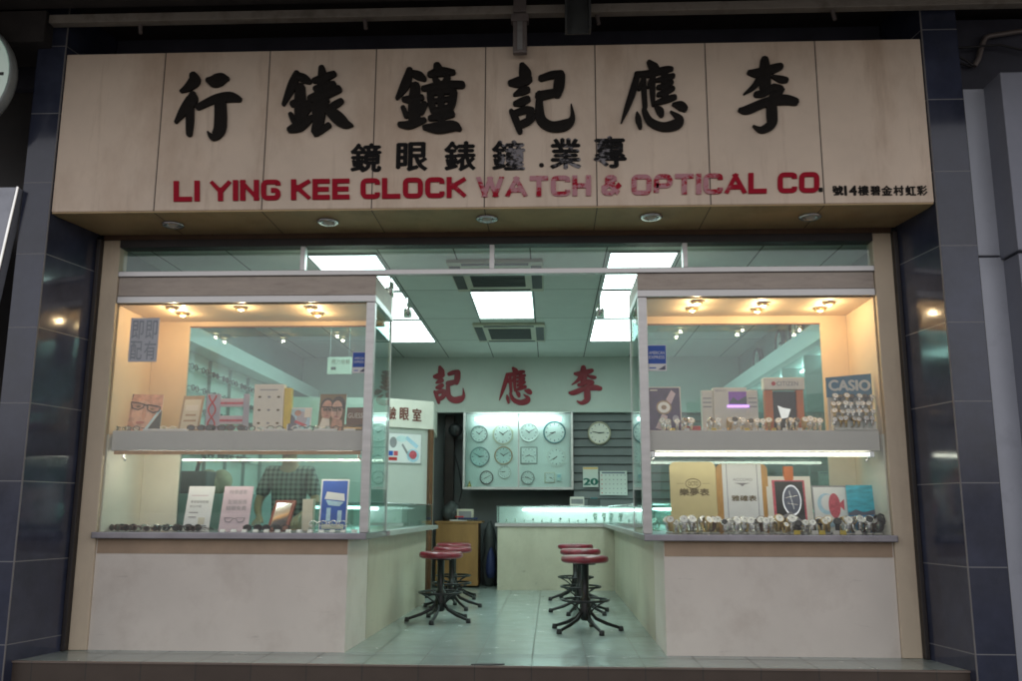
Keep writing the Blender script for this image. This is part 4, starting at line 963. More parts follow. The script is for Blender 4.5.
# the note on the left glass
a, b_ = Y(128, 362, .034), Y(160, 318, .034)
c = MB().box(a.x, b_.x, .029, .031, a.z, b_.z, 'lilac_card'); wq = (b_.x-a.x); hq = (b_.z-a.z)
for chx, u, v in (('即', .06, .52), ('即', .54, .52), ('配', .06, .05), ('有', .54, .05)):
    c.text(chx, a.x+u*wq, a.x+(u+.40)*wq, a.z+v*hq, a.z+(v+.42)*hq, .0283, 'slate_ink', 0, .015)
t = c.build('window_notice'); tag(t, 'grey notice with four large characters stuck inside the left window', 'notice')
for (x0, y0, x1, y1, lab) in ((352, 352, 366, 373, 'blue and white card sticker on the left window near its post'), (647.5, 345, 666, 371, 'blue and white card sticker on the right window near its post')):
    a, b_ = Y(x0, y1, .015), Y(x1, y0, .015); W_, H_ = b_.x-a.x, b_.z-a.z
    c = MB().box(a.x, b_.x, .0155, .0172, a.z, b_.z, 'white').box(a.x+.004, b_.x-.004, .0147, .0154, a.z+H_*.28, b_.z-.004, 'blue')
    c.text('AMERICAN', a.x+.015, b_.x-.015, a.z+H_*.64, a.z+H_*.76, .0143, 'white').text('EXPRESS', a.x+.015, b_.x-.015, a.z+H_*.47, a.z+H_*.59, .0143, 'white').plate([(a.x+W_*.55, a.z+.01), (b_.x-.01, a.z+.01), (b_.x-.01, a.z+H_*.22)], 'slate_ink', .0147, .0154).box(a.x+.015, a.x+W_*.45, .0147, .0154, a.z+H_*.1, a.z+H_*.14, 'blue')
    t = c.build('card_sticker'); tag(t, lab, 'sticker', 'blue card stickers on the shop windows')
# lower left
LW = LZ
card('price_card', 'plain white leaning card at the left of the lower window', 'card', q_(182, 486, 212, .3, LW), .3, [('r', .15, .78, .8, .8, 'pink_card'), ('r', .15, .4, .5, .42, 'grey_ink'), ('r', .15, .3, .45, .32, 'grey_ink'), ('r', .55, .15, .8, .3, 'cream_rim'), ('t', '專業驗眼配鏡', .15, .62, .85, .68, 'grey_ink'), ('t', '即日可取', .15, .52, .6, .57, 'grey_ink')], 'white', zrot=-6)
card('price_card', 'pale pink card with grey writing and a drawing of glasses', 'card', q_(218, 486, 251, .3, LW), .3, [('t', '特價優惠', .2, .82, .8, .92, 'grey_ink'), ('t', '配鏡服務', .2, .60, .85, .70, 'grey_ink'), ('t', '驗眼免費', .15, .46, .85, .56, 'grey_ink'), ('l', [(.15, .3), (.2, .22), (.35, .2), (.45, .28), (.55, .28), (.65, .2), (.8, .22), (.85, .3)], .012, 'grey_ink'), ('l', [(.15, .3), (.45, .3)], .008, 'grey_ink'), ('l', [(.55, .3), (.85, .3)], .008, 'grey_ink')], 'pink_card', zrot=-6)
card('table_mirror', 'small tilted mirror in a red wooden frame in the lower left window', 'mirror', q_(266, 500, 291, .32, LW), .32, [('r', .13, .18, .87, .9, 'mirror')], 'red_wood', .02, tilt=25, zrot=-18)
a, b_ = Y(302, 528, .4), Y(314, 499, .4); t = MB().box(a.x, b_.x, .38, .46, LW+.001, b_.z, 'cream_rim', .004).build('carton'); tag(t, 'plain cream carton beside the blue poster', 'box')
card('advert_card', 'blue advert of a white reading lamp at the lower left window end', 'advert', q_(318, 479, 348, .36, LW), .36, [('r', .05, .03, .95, .97, 'blue'), ('p', [(.15, .62), (.88, .58), (.85, .72), (.22, .76)], 'white'), ('p', [(.2, .60), (.85, .56), (.7, .48), (.3, .5)], 'pale_blue'), ('r', .25, .2, .4, .45, 'pale_blue'), ('r', .65, .18, .8, .4, 'pale_blue'), ('r', .1, .05, .9, .14, 'offwhite')], 'white', tilt=8)
# right upper
card('advert_card', 'dark purple advert of a tilted wristwatch at the left of the upper shelf', 'advert', q_(649, 386, 681, .3, U), .3,
     [('r', .03, .02, .97, .98, 'purple_dark'), ('p', [(.55, .72), (.72, .93), (.85, .85), (.7, .62)], 'pink_card'), ('p', [(.2, .1), (.42, .42), (.58, .36), (.48, .05)], 'pink_card'), ('e', .48, .55, .23, .155, 'wood_rim'), ('e', .48, .55, .185, .12, 'dial_white'), ('e', .48, .55, .08, .05, 'wood_rim'), ('r', .08, .91, .3, .94, 'offwhite'), ('e', .82, .3, .1, .08, 'lilac_card')], 'offwhite', tilt=8)
x0, x1, zt = Y(702, 410, .3).x, Y(758, 410, .3).x, Y(730, 388, .3).z
t = thing('watch_stand', ((x0+x1)/2, .3, U), 'wide white watch stand with a small purple lit screen', 'display stand')
hw = (x1-x0)
c = MB().box(x0, x0+hw*.2, .29, .36, U+.001, zt-.02, 'offwhite', .004).box(x0+hw*.2+.001, x1-hw*.2-.001, .27, .36, U+.001, zt, 'offwhite', .004).box(x1-hw*.2, x1, .29, .36, U+.001, zt-.02, 'offwhite', .004); c.build('body', t)
emit('screen_violet', (.45, .18, .80), .9)
MB().box(x0+hw*.47, x0+hw*.79, .266, .2695, zt-.14, zt-.035, 'violet').plate([(x0+hw*.47, zt-.13), (x0+hw*.55, zt-.08), (x0+hw*.63, zt-.11), (x0+hw*.79, zt-.07), (x0+hw*.79, zt-.135)], 'slate_ink', .2645, .2658).build('picture', t)
MB().box(x0+hw*.44, x0+hw*.83, .262, .269, zt-.165, zt-.145, 'screen_violet').build('light_strip', t)
c = MB().text('SEIKO', x0+hw*.23, x0+hw*.43, zt-.035, zt-.015, .2695, 'grey_ink')
for zz in (.09, .125, .16):
    for u in (.02, .83): c.box(x0+hw*u, x0+hw*(u+.15), .287, .2895, zt-zz, zt-zz+.008, 'grey_ink')
c.build('print', t)
x0, x1, zt = Y(764, 410, .3).x, Y(805, 410, .3).x, Y(785, 378, .3).z; hw = x1-x0; zh = Y(785, 390, .3).z
t = thing('watch_stand', ((x0+x1)/2, .3, U), 'white and orange arch shaped watch stand with a red dot on its header', 'display stand')
MB().box(x0, x1, .27, .36, zh, zt, 'offwhite', .006).build('header', t)
MB().box(x0+.01, x0+hw*.22, .285, .36, U+.001, zh-.001, 'orange', .005).build('pillar', t); MB().box(x1-hw*.2, x1-.01, .285, .36, U+.001, zh-.001, 'orange', .005).build('pillar', t)
MB().box(x0+hw*.22+.001, x1-hw*.2-.001, .31, .33, U+.001, zh-.012, 'black_plastic').build('back_picture', t)
c = MB().ell(x0+hw*.24, (zh+zt)/2, .017, .017, 'red', .267, .2695).text('CITIZEN', x0+hw*.32, x0+hw*.84, (zh+zt)/2-.018, (zh+zt)/2+.018, .2695, 'grey_ink', 0, .01)
zc = (U+zh)/2; c.plate([(x0+hw*.34, zc+.05), (x0+hw*.48, zc+.03), (x0+hw*.66, zc+.02), (x0+hw*.58, zc-.05), (x0+hw*.42, zc-.06)], 'silver', .307, .3095); c.build('print', t)
# blue board with stepped rack of watches
a, b_ = Y(829, 430, .13), Y(871, 375, .13)
t = thing('name_board', ((a.x+b_.x)/2, .13, U), 'teal blue board with bold white capitals above a stepped watch rack', 'board')
zb_ = Y(855, 396, .13).z; hw = b_.x-a.x
MB().plate([(a.x, zb_-.01), (b_.x, zb_-.01), (b_.x, b_.z+.012), (a.x, b_.z-.02)], 'board_blue', .13, .142).build('panel', t); MB().box(a.x+.003, b_.x-.003, .131, .141, U+.001, zb_-.0105, 'offwhite').build('lower_panel', t)
c = MB().text('CASIO', a.x+hw*.06, b_.x-hw*.04, zb_+.045, zb_+.128, .1285, 'offwhite', .0, .05); c.build('lettering', t)
rk = thing('watch_rack', ((a.x+b_.x)/2, .25, U), 'stepped clear rack under the teal blue board', 'rack')
for i in range(4): MB().box(a.x+.02, b_.x-.01, .035+i*.023, .058+i*.023-.001, U+.001+i*.0, U+.012+i*.062, 'offwhite', .003).build('tier', rk)
# right lower
card('name_plaque', 'gold plaque with rounded corners, tallest at the left of the lower window', 'plaque', q_(672, 461.5, 716, .36, LW), .36,
     [('e', .5, .69, .17, .075, 'brown_ink'), ('e', .5, .69, .155, .062, 'gold_board'), ('t', 'OCTO', .39, .66, .61, .72, .02, 'brown_ink'), ('r', .14, .69, .30, .694, 'brown_ink'), ('r', .70, .69, .86, .694, 'brown_ink'), ('t', '樂夢表', .2, .52, .84, .62, .03, 'brown_ink')], 'gold_board', .012, tilt=5, rounded=.12)
card('name_plaque', 'honey coloured plaque with a white centre and two pinstripes', 'plaque', q_(719, 463.5, 768, .36, LW), .36,
     [('r', .12, .0, .88, .995, 'white'), ('r', .20, 0, .21, .995, 'slate_ink'), ('r', .79, 0, .80, .995, 'slate_ink'), ('t', 'ACCORD', .32, .75, .70, .79, 'grey_ink'), ('p', [(.34, .72), (.66, .72), (.55, .70), (.5, .67), (.45, .70)], 'grey_ink'), ('t', '雅確表', .28, .46, .76, .54, .03, 'brown_ink')], 'honey_wood', .012, tilt=5, rounded=.12)
card('framed_picture', 'cream framed picture of a black wristwatch with a red inner border', 'picture', q_(770, 476, 812, .34, LW), .34,
     [('r', .13, .06, .86, .93, 'fish_red'), ('r', .19, .06, .82, .91, 'ink'), ('e', .55, .58, .21, .27, 'silver'), ('e', .55, .58, .185, .24, 'slate_ink'), ('l', [(.42, .62), (.68, .66)], .012, 'silver'), ('l', [(.44, .52), (.66, .5)], .012, 'silver'), ('l', [(.5, .74), (.58, .42)], .012, 'silver'), ('p', [(.3, .3), (.5, .38), (.78, .2), (.7, .1)], 'grey_ink'), ('e', .55, .28, .1, .03, 'offwhite')], 'offwhite', .015, tilt=8)
a = Y(788, 476, .42); t = MB().box(a.x-.04, a.x+.04, .40, .44, LW+.001, a.z+.08, 'orange', .008).build('carton'); tag(t, 'bright orange carton rising behind the framed black watch picture', 'box')
card('framed_picture', 'white picture of a red fish over pale blue waves', 'picture', q_(816, 485.5, 850, .33, LW), .33,
     [('r', .03, .03, .97, .97, 'white'), ('e', .36, .62, .24, .22, 'pale_blue'), ('e', .42, .64, .2, .17, 'white'), ('e', .58, .58, .16, .26, 'fish_red'), ('p', [(.68, .6), (.85, .72), (.84, .48)], 'fish_red'), ('e', .4, .2, .2, .06, 'pale_blue')], 'grey_ink', tilt=8)
card('framed_picture', 'bright turquoise seascape picture at the right end of the lower window', 'picture', q_(850.5, 485, 885, .30, LW), .30,
     [('r', 0, 0, 1, .45, 'sea_blue'), ('p', [(0, .42), (.2, .5), (.4, .44), (.7, .5), (1, .46), (1, .4), (0, .38)], 'slate_ink'), ('r', .1, .3, .9, .32, 'pale_blue')], 'sky_cyan', tilt=8, zrot=-4)
a, b_ = Y(851, 332, .05), Y(868, 317, .05)
cm = thing('small_gauge', (2.6, .5, 2.4), 'small square cream thermostat high on the right window lining', 'gauge')
p = Y(859, 324.5, DY-.03); MB().box(p.x-.065, p.x+.065, DY-.04, DY-.001, p.z-.06, p.z+.06, 'cream_rim', .006).build('case', cm); MB().ell(p.x, p.z, .045, .045, 'offwhite', DY-.044, DY-.0405).build('dial', cm)
MB().plate([(p.x-.005, p.z-.01), (p.x+.005, p.z-.01), (p.x+.025, p.z+.03)], 'ink', DY-.047, DY-.0445).build('hand', cm)

# ------------------------------------------------------------------ watches
def watch_proto(strap, dial, kind):
    t = thing('wristwatch', (0, 0, 0), 'x', 'watch')
    n = 20; R_, w_ = .038, .012
    c = MB(); vs = []; fs = []
    for i in range(n):
        a = 2*PI*i/n
        for rr in (R_*.90, R_):
            for s_ in (-1, 1): vs.append((s_*w_*(1-.25*(math.sin(a+.9) < 0)), -rr*.8*math.cos(a), .055+rr*1.15*math.sin(a)))
    for i in range(n):
        j = (i+1) % n; A_, B_ = i*4, j*4
        fs += [(A_+2, A_+3, B_+3, B_+2), (A_+1, A_, B_, B_+1), (A_, A_+2, B_+2, B_), (A_+3, A_+1, B_+1, B_+3)]
    c.add(vs, fs, strap, True); c.build('strap', t)
    M_ = Matrix.Translation((0, -.026, .080)) @ Matrix.Rotation(math.radians(-32), 4, 'X')
    MB().lathe([(.001, -.004), (.023, -.004), (.026, 0), (.026, .006), (.0225, .009), (.021, .007)], (0, 0, 0), strap if kind != 'black' else 'black_metal', 'y', 18).xf(M_).build('case', t)
    d = MB()  .ell(0, 0, .0212, .0212, dial, -.0075, -.004, 18).plate([(-.001, -.002), (.001, -.002), (.0008, .012), (-.0008, .012)], 'ink' if dial != 'ink' else 'silver', -.0083, -.0077).plate([(0, -.001), (.009, .003), (.0088, .0048), (-.001, .001)], 'ink' if dial != 'ink' else 'silver', -.009, -.0085)
    d.xf(M_).build('dial', t)
    MB().box(-.013, .013, -.02, .022, 0, .008, 'offwhite', .002).box(-.007, .007, -.004, .012, .008, .05, 'case_glass').build('stand', t)
    return t
WP = [(watch_proto('silver', 'dial_white', 's'), 'silver watch, white dial'), (watch_proto('gold', 'dial_white', 'g'), 'gold watch, white dial'),
      (watch_proto('silver', 'ink', 's'), 'silver watch, black dial'), (watch_proto('black_plastic', 'ink', 'black'), 'black strap watch'), (watch_proto('brown_wood', 'dial_white', 'b'), 'brown strap watch')]
used = set()
def watch(k, loc, lab, group, sc=1.0, rz=None):
    o, desc = WP[k]
    if k in used: o = dup(o)
    used.add(k); o.location = loc; o.scale = (sc,)*3; o.rotation_euler = (0, 0, random.uniform(-.5, .5) if rz is None else rz)
    tag(o, desc+', '+lab, 'watch', group)
row = [663.5, 669, 677, 684, 690.5, 710, 719, 729, 735, 742, 751, 757.5, 763, 769, 779, 789, 795, 804, 809.5, 814.5, 819.5]
for i, px in enumerate(row):
    y = .15+random.uniform(-.03, .04)+(.06 if i % 3 == 1 else 0)
    watch(random.choice((0, 0, 1, 0, 2)), (Y(px, 425, y).x, y, U+.001), '%s from the left on the upper shelf' % ORD[i], 'watches along the upper right shelf', random.uniform(.95, 1.2))
rowsn = ['lowest', 'second', 'third', 'top']
for i in range(4):
    for j in range(7):
        y = .05+i*.022
        x = a_x = Y(834+j*6.0+(i % 2)*1.5, 420, y).x
        watch(3 if i == 3 and j in (1, 3, 5) else random.choice((0, 1, 0, 1)), (x, y, U+.013+i*.062), '%s from the left on the %s tier of the stepped rack' % (ORD[j], rowsn[i]), 'watches on the stepped rack', random.uniform(.85, 1.0))
rowl = [669, 675, 684, 689, 706, 712, 723, 728, 735, 740.5, 752, 762, 767, 776, 784, 791, 797, 803, 810, 815, 823, 830, 836, 843, 848]
rowr = [857, 862, 868, 873, 878, 883, 887, 891]
for i, px in enumerate(rowl):
    y = .14+(.07 if i % 2 else 0)+random.uniform(-.02, .02)
    watch(3 if px in (797, 815, 836) else random.choice((0, 0, 2, 4, 1)), (Y(px+random.uniform(-2, 2), 520, y).x, y, LW+.001), '%s from the left along the lower window ledge' % ORD[i], 'watches along the lower right ledge', random.uniform(.9, 1.5))
for i, px in enumerate(rowr):
    y = .14+(.07 if i % 2 else 0)
    watch(random.choice((0, 2, 3, 4)), (Y(px, 520, y).x, y, LW+.001), '%s from the left in front of the turquoise seascape' % ORD[i], 'watches along the lower right ledge', random.uniform(1.0, 1.6))
for i, px in enumerate((668, 681, 694, 701, 717, 731, 746, 757, 771, 779, 788, 800, 807, 819, 826, 839, 852, 865, 875, 884)):
    y = .25+random.uniform(-.02, .02); z0 = LW+.001
    watch(random.choice((0, 0, 2, 1)), (Y(px, 515, y).x, y, z0), '%s from the left in the rear row, lower ledge' % ORD[i], 'watches in the rear row of the lower right ledge', random.uniform(.9, 1.35))
for i, px in enumerate((673, 687, 704, 714, 724, 738, 747, 755, 761, 774, 785, 800)):
    y = .09; x = Y(px, 427, y).x
    t = MB().plate([(x-.018, U+.001), (x+.018, U+.001), (x+.016, U+.022), (x-.016, U+.022)], 'white' if i % 3 else 'yellow', y, y+.01).box(x-.010, x+.010, y-.0008, y-.0002, U+.010, U+.013, 'ink').build('price_tag'); tag(t, '%s tiny %s price tag from the left along the upper watch shelf' % (ORD[i], 'white' if i % 3 else 'yellow'), 'price tag', 'price tags on the upper right shelf')
for i, px in enumerate((797, 815, 822, 836, 843, 858)):
    y = .09; x = Y(px, 526, y).x
    t = MB().plate([(x-.025, LW+.001), (x+.025, LW+.001), (x+.022, LW+.032), (x-.022, LW+.032)], 'yellow' if i % 2 == 0 else 'offwhite', y, y+.012).build('price_tag'); tag(t, '%s small %s price tag from the left under the watches' % (ORD[i], 'yellow' if i % 2 == 0 else 'white'), 'price tag', 'price tags in the right window')
# watches in the counters at the back
for i in range(16):
    x = -.62+i*.125; watch(random.choice((0, 0, 2)), (x, 5.78+random.uniform(-.03, .05), LW+.009), '%s from the left inside the lit rear counter' % ORD[i], 'watches inside the rear counter', random.uniform(.45, .65) if i not in (10, 11, 13, 14) else 1.3)
for i in range(14):
    yy = 1.1+i*.3; watch(random.choice((0, 2, 1)), (.95, yy, LW+.001), '%s from the entrance inside the right counter' % ORD[i], 'watches inside the right counter', 1.1, -.9)
t = MB().box(Y(683, 428, .2).x, Y(701, 428, .2).x, .2, .25, U+.001, U+.05, 'red', .008).build('red_cushion'); tag(t, 'small red box on the shelf left of the white watch stand', 'box')

# ------------------------------------------------------------------ spectacles
def specs_proto(frame, lens):
    t = MB()
    for s_ in (-1, 1):
        t.tube([(s_*.036+.027*math.cos(2*PI*i/14), 0, .026+.020*math.sin(2*PI*i/14)) for i in range(14)], .0035, frame, 5, True)
        t.ell(s_*.036, .026, .025, .018, lens, -.001, .001, 14)
        t.tube([(s_*.064, 0, .036), (s_*.066, .06, .036), (s_*.064, .13, .014)], .0028, frame, 5)
    t.tube([(-.010, 0, .032), (0, -.003, .036), (.010, 0, .032)], .003, frame, 5)
    o = t.build('spectacles', origin=(0, 0, 0)); return tag(o, 'x', 'spectacles')
SP = [(specs_proto('frame_brown', 'lens_dark'), 'brown framed sunglasses'), (specs_proto('black_plastic', 'lens_dark'), 'black framed sunglasses'), (specs_proto('black_plastic', 'case_glass'), 'black framed clear spectacles'), (specs_proto('silver', 'case_glass'), 'thin silver framed spectacles')]
sused = set()
def specs(k, loc, lab, group, rz=0, sc=1.0):
    o, d = SP[k]
    if k in sused: o = dup(o)
    sused.add(k); o.location = loc; o.rotation_euler = (0, 0, rz); o.scale = (sc,)*3; tag(o, d+', '+lab, 'spectacles', group)
for i in range(10):
    y = .09+random.uniform(0, .06); specs(random.choice((0, 1, 0, 2, 0)), (Y(113+i*9.4+random.uniform(-3, 3), 524, y).x, y, LW+.001), '%s from the left, front row, lower left window' % ORD[i], 'spectacles in the lower left window', random.uniform(-.8, .8), random.uniform(.85, 1.2))
for i in range(7):
    y = .26; specs(random.choice((2, 3, 1)), (Y(128+i*11, 520, y).x, y, LW+.001), '%s from the left, back row, lower left window' % ORD[i], 'spectacles in the lower left window', random.uniform(-.5, .5), 1.2)
for i, (px, y) in enumerate(((253, .16), (262, .2), (272, .16), (280, .14))): specs(2 if i % 2 else 1, (Y(px, 524, y).x, y, LW+.001), '%s from the left before the red framed mirror' % ORD[i], 'spectacles by the red framed mirror', random.uniform(-.8, .8), 1.2)
for i, px in enumerate((318, 328, 338)): specs(3, (Y(px, 524, .2).x, .2, LW+.04), '%s from the left on the clear tray' % ORD[i], 'spectacles before the blue advert', 0, 1.1)
t = MB().box(Y(310, 524, .2).x, Y(352, 524, .2).x, .15, .32, LW+.001, LW+.039, 'case_glass').build('clear_tray'); tag(t, 'low clear tray under the spectacles before the blue advert', 'tray')
for i, px in enumerate((196, 205, 217, 226, 236)): specs(1 if i % 2 else 0, (Y(px, 428, .14).x, .14, U+.001), '%s from the left in front of the red patterned stand' % ORD[i], 'sunglasses on the upper left shelf', random.uniform(-.4, .4), 1.15)
for i, px in enumerate((112, 121, 132, 168, 248, 256, 275, 300, 306, 322, 332)): specs(3 if i % 2 else 2, (Y(px, 429, .16).x, .16, U+.001), '%s from the left, sparse line on upper shelf' % ORD[i], 'spectacles along the upper left shelf', random.uniform(-.4, .4), 1.0)
for i in range(13):
    px = 222+i*11
    y = .11; t = MB().add([(Y(px, 527, y).x-.02, y, LW+.001), (Y(px, 527, y).x+.02, y, LW+.001), (Y(px, 527, y).x+.02, y+.02, LW+.022), (Y(px, 527, y).x-.02, y+.02, LW+.022), (Y(px, 527, y).x-.02, y+.04, LW+.001), (Y(px, 527, y).x+.02, y+.04, LW+.001)], [(0, 1, 2, 3), (3, 2, 5, 4), (0, 3, 4), (1, 5, 2)], 'white').build('price_tag')
    tag(t, '%s folded white price tag from the left on the lower left ledge' % ORD[i], 'price tag', 'white price tags on the lower left ledge')
n_ = 0
for r_ in range(5):
    for c_ in range(9):
        y = 1.12+c_*.30+(r_ % 2)*.06
        specs(random.choice((1, 2, 2, 0)), (-3.60, y, 1.617+r_*.21), '%s from the window on the %s wall shelf' % (ORD[c_], ['lowest', 'fourth highest', 'third highest', 'second highest', 'highest'][r_]), 'spectacles on the left wall shelves', PI/2, 1.45)

# ------------------------------------------------------------------ person behind the left window
PX = Y(289, 490, 1.35).x; PY = 1.35
def skinmesh(name, verts, edges, radii, mk, parent, sub=2, root=0):
    me = bpy.data.meshes.new(name); me.from_pydata([Vector(v) for v in verts], edges, [])
    o = bpy.data.objects.new(name, me); COL.objects.link(o)
    m_ = o.modifiers.new('skin', 'SKIN'); sv = me.skin_vertices[0] if me.skin_vertices else None
    if sv is None:
        me.attributes  # layer is created with the modifier in most builds
        bm = bmesh.new(); bm.from_mesh(me); bm.verts.layers.skin.verify(); bm.to_mesh(me); bm.free(); sv = me.skin_vertices[0]
    for i, r in enumerate(radii):
        sv.data[i].radius = r if isinstance(r, tuple) else (r, r); sv.data[i].use_root = (i == root)
    s2 = o.modifiers.new('sub', 'SUBSURF'); s2.levels = s2.render_levels = sub
    bpy.context.view_layer.update()
    m2 = bpy.data.meshes.new_from_object(o.evaluated_get(bpy.context.evaluated_depsgraph_get()))
    bpy.data.objects.remove(o); bpy.data.meshes.remove(me)
    for p in m2.polygons: p.use_smooth = True
    m2.materials.clear(); m2.materials.append(MATS[mk])
    o = bpy.data.objects.new(name, m2); COL.objects.link(o); o.parent = parent; return o
pr = thing('person', (PX, PY, 0), 'person in a dark and light checked shirt standing behind the lower left window', 'person')
V_ = [(0, 0, .92), (0, .01, 1.10), (0, .01, 1.28), (0, .02, 1.42), (0, 0, 1.50), (0, -.03, 1.58), (0, -.05, 1.66), (0, -.03, 1.73)]
R_ = [(.16, .11), (.145, .105), (.16, .11), (.12, .09), (.055, .055), (.075, .085), (.08, .095), (.05, .06)]
E_ = [(i, i+1) for i in range(7)]
def chain(start, pts, rads):
    prev = start
    for p, r in zip(pts, rads): V_.append(p); R_.append(r); E_.append((prev, len(V_)-1)); prev = len(V_)-1
    return prev
for s_ in (-1, 1):
    arm = [(s_*.18, .02, 1.42), (s_*.22, .0, 1.30), (s_*.27, -.04, 1.16), (s_*.24, -.16, 1.08), (s_*.19, -.26, 1.02), (s_*.17, -.32, .99)]
    h = chain(3, arm, [.06, .052, .044, .038, .028, .032])
    bx_ = V_[h]
    for k, (dx, ln) in enumerate(((-.028, .065), (-.010, .078), (.010, .074), (.027, .06))):
        chain(h, [(bx_[0]+dx, bx_[1]-.035, bx_[2]-.012), (bx_[0]+dx*1.2, bx_[1]-.035-ln*.5, bx_[2]-.03), (bx_[0]+dx*1.2, bx_[1]-.035-ln*.8, bx_[2]-.055)], [.010, .009, .007])
    chain(h, [(bx_[0]-s_*.035, bx_[1]-.01, bx_[2]-.012), (bx_[0]-s_*.048, bx_[1]-.04, bx_[2]-.03)], [.011, .008])
    chain(0, [(s_*.10, 0, .82), (s_*.10, -.005, .48), (s_*.10, .02, .10), (s_*.10, -.10, .04)], [.085, .058, .042, .035])
skinmesh('body', V_, E_, R_, 'skin', pr)
sv_ = [(0, 0, .86), (0, .01, 1.10), (0, .01, 1.28), (0, .02, 1.43), (-.18, .02, 1.43), (-.225, 0, 1.30), (-.27, -.04, 1.18), (.18, .02, 1.43), (.225, 0, 1.30), (.27, -.04, 1.18)]
skinmesh('shirt', sv_, [(0, 1), (1, 2), (2, 3), (3, 4), (4, 5), (5, 6), (3, 7), (7, 8), (8, 9)], [(.185, .13), (.17, .125), (.185, .13), (.14, .11), .08, .075, .07, .08, .075, .07], 'plaid', pr)
tv = [(0, 0, .90), (-.10, 0, .80), (-.10, -.005, .48), (-.10, .02, .08), (.10, 0, .80), (.10, -.005, .48), (.10, .02, .08)]
skinmesh('trousers', tv, [(0, 1), (1, 2), (2, 3), (0, 4), (4, 5), (5, 6)], [(.175, .125), .105, .078, .065, .105, .078, .065], 'dark_grey', pr)
hm_ = MB().ball((PX, PY-.035+.02, 1.70), .098, 'hair', 16, sx=.92, sy=1.05, sz=.85); hm_.build('hair', pr)
fc = MB()
for s_ in (-1, 1): fc.ball((PX+s_*.032, PY-.135, 1.645), .010, 'offwhite').ball((PX+s_*.032, PY-.144, 1.645), .005, 'ink')
fc.build('eyes', pr); MB().ball((PX, PY-.142, 1.615), .014, 'skin', sz=1.5).ball((PX-.085, PY-.04, 1.64), .02, 'skin', sx=.4, sz=1.4).ball((PX+.085, PY-.04, 1.64), .02, 'skin', sx=.4, sz=1.4).build('nose_and_ears', pr)
MB().ball((PX, PY-.132, 1.575), .02, 'fish_red', sy=.4, sz=.3).build('mouth', pr)
# clutter behind the lower left window
p = Y(212, 474, 1.9)
t = MB()
for q in range(4): t.ball((p.x+.06*q-.1, 1.9+.02*q, p.z-.1+.03*(q % 2)), .11, 'tan', sz=1.1)
t = t.build('paper_bag', origin=(p.x, 1.9, p.z-.25)); tag(t, 'crumpled tan bag seen through the lower left window', 'bag')
t = MB().box(-3.6, -2.9, 1.55, 2.4, .002, p.z-.2, 'teal_wall', .01).build('side_table'); tag(t, 'grey side cabinet under the tan bag behind the left window', 'cabinet')
q = Y(193, 500, 1.7); t = MB().box(q.x-.12, q.x+.15, 1.62, 1.9, p.z-.199, p.z+.02, 'dark_grey', .02).tube([(q.x, 1.75, p.z+.02), (q.x+.03, 1.72, p.z+.12), (q.x+.1, 1.68, p.z+.14)], .02, 'black_plastic').build('lens_machine'); tag(t, 'dark bench machine beside the tan bag behind the left window', 'machine')

# ------------------------------------------------------------------ under the canopy
cn = MB().box(-9, 8, -3.0, -.72, 5.02, 5.28, 'canopy_dark').box(-9, 8, -.719, -.03, 5.12, 5.28, 'canopy_dark').build('canopy'); tag(cn, 'dark overhanging canopy above the whole shop sign', 'canopy')
bm_ = MB().box(-7.0, -4.02, -.72, -.30, 4.74, 5.01, 'canopy_dark', .01).build('ceiling_beam'); tag(bm_, 'dark boxed beam under the canopy at the far left', 'beam')
bt_ = thing('lighting_trunking', (0, -.68, 4.9), 'long pale lighting trunking running under the canopy above the sign', 'trunking')
MB().box(-4.0, 5.2, -.71, -.63, 4.905, 4.975, 'batten', .006).build('channel', bt_)
for px, py in ((140, 30), (365, 22), (597, 14), (833, 20)):
    p = Y(px, py, -.66); MB().tube([(p.x, -.66, 4.903), (p.x+.005, -.665, 4.86), (p.x+.012, -.67, 4.82)], .016, 'bracket_grey', 8).build('lamp_clip', bt_)
pp = [(-.12, 4.80, .02), (-.2, 4.77, .014), (-.06, 4.88, .03)]
for i, (yy, zz, r_) in enumerate(pp):
    t = MB().tube([(-4.0, yy, zz), (-2, yy, zz+.01), (0.5, yy, zz), (2.9, yy, zz+.012), (4.2, yy, zz)], r_, 'cable' if i else 'bracket_grey', 8).build('conduit_pipe'); tag(t, ['thin grey pipe nearest the sign top', 'thinnest dark pipe just above the sign', 'thick dark pipe highest in the gap above the sign'][i], 'pipe', 'pipes in the gap above the sign')
p = Y(520, 55, -.66)
t = thing('hanger_bracket', (p.x, -.67, p.z), 'grey metal hanger strut reaching down over the sign middle', 'bracket')
MB().box(p.x-.055, p.x+.055, -.70, -.645, p.z, 4.9, 'bracket_grey', .01).box(p.x-.02, p.x+.02, -.706, -.701, p.z+.02, 4.9, 'alu').build('strut', t)
MB().box(p.x-.07, p.x+.07, -.718, -.638, 4.84, 4.90, 'bracket_grey', .005).build('collar', t)
MB().box(p.x-.05, p.x+.05, -.74, -.712, 4.905, 5.019, 'bracket_grey', .004).build('upper_strut', t)
p = Y(578, 33, -.75); t = MB().box(p.x-.10, p.x-.085, -.82, -.72, p.z, 5.019, 'dark_grey').box(p.x+.085, p.x+.10, -.82, -.72, p.z, 5.019, 'dark_grey').box(p.x-.0849, p.x+.0849, -.735, -.72, p.z, 5.019, 'dark_grey').build('steel_channel'); tag(t, 'dark steel channel hanging just right of the hanger strut', 'channel')
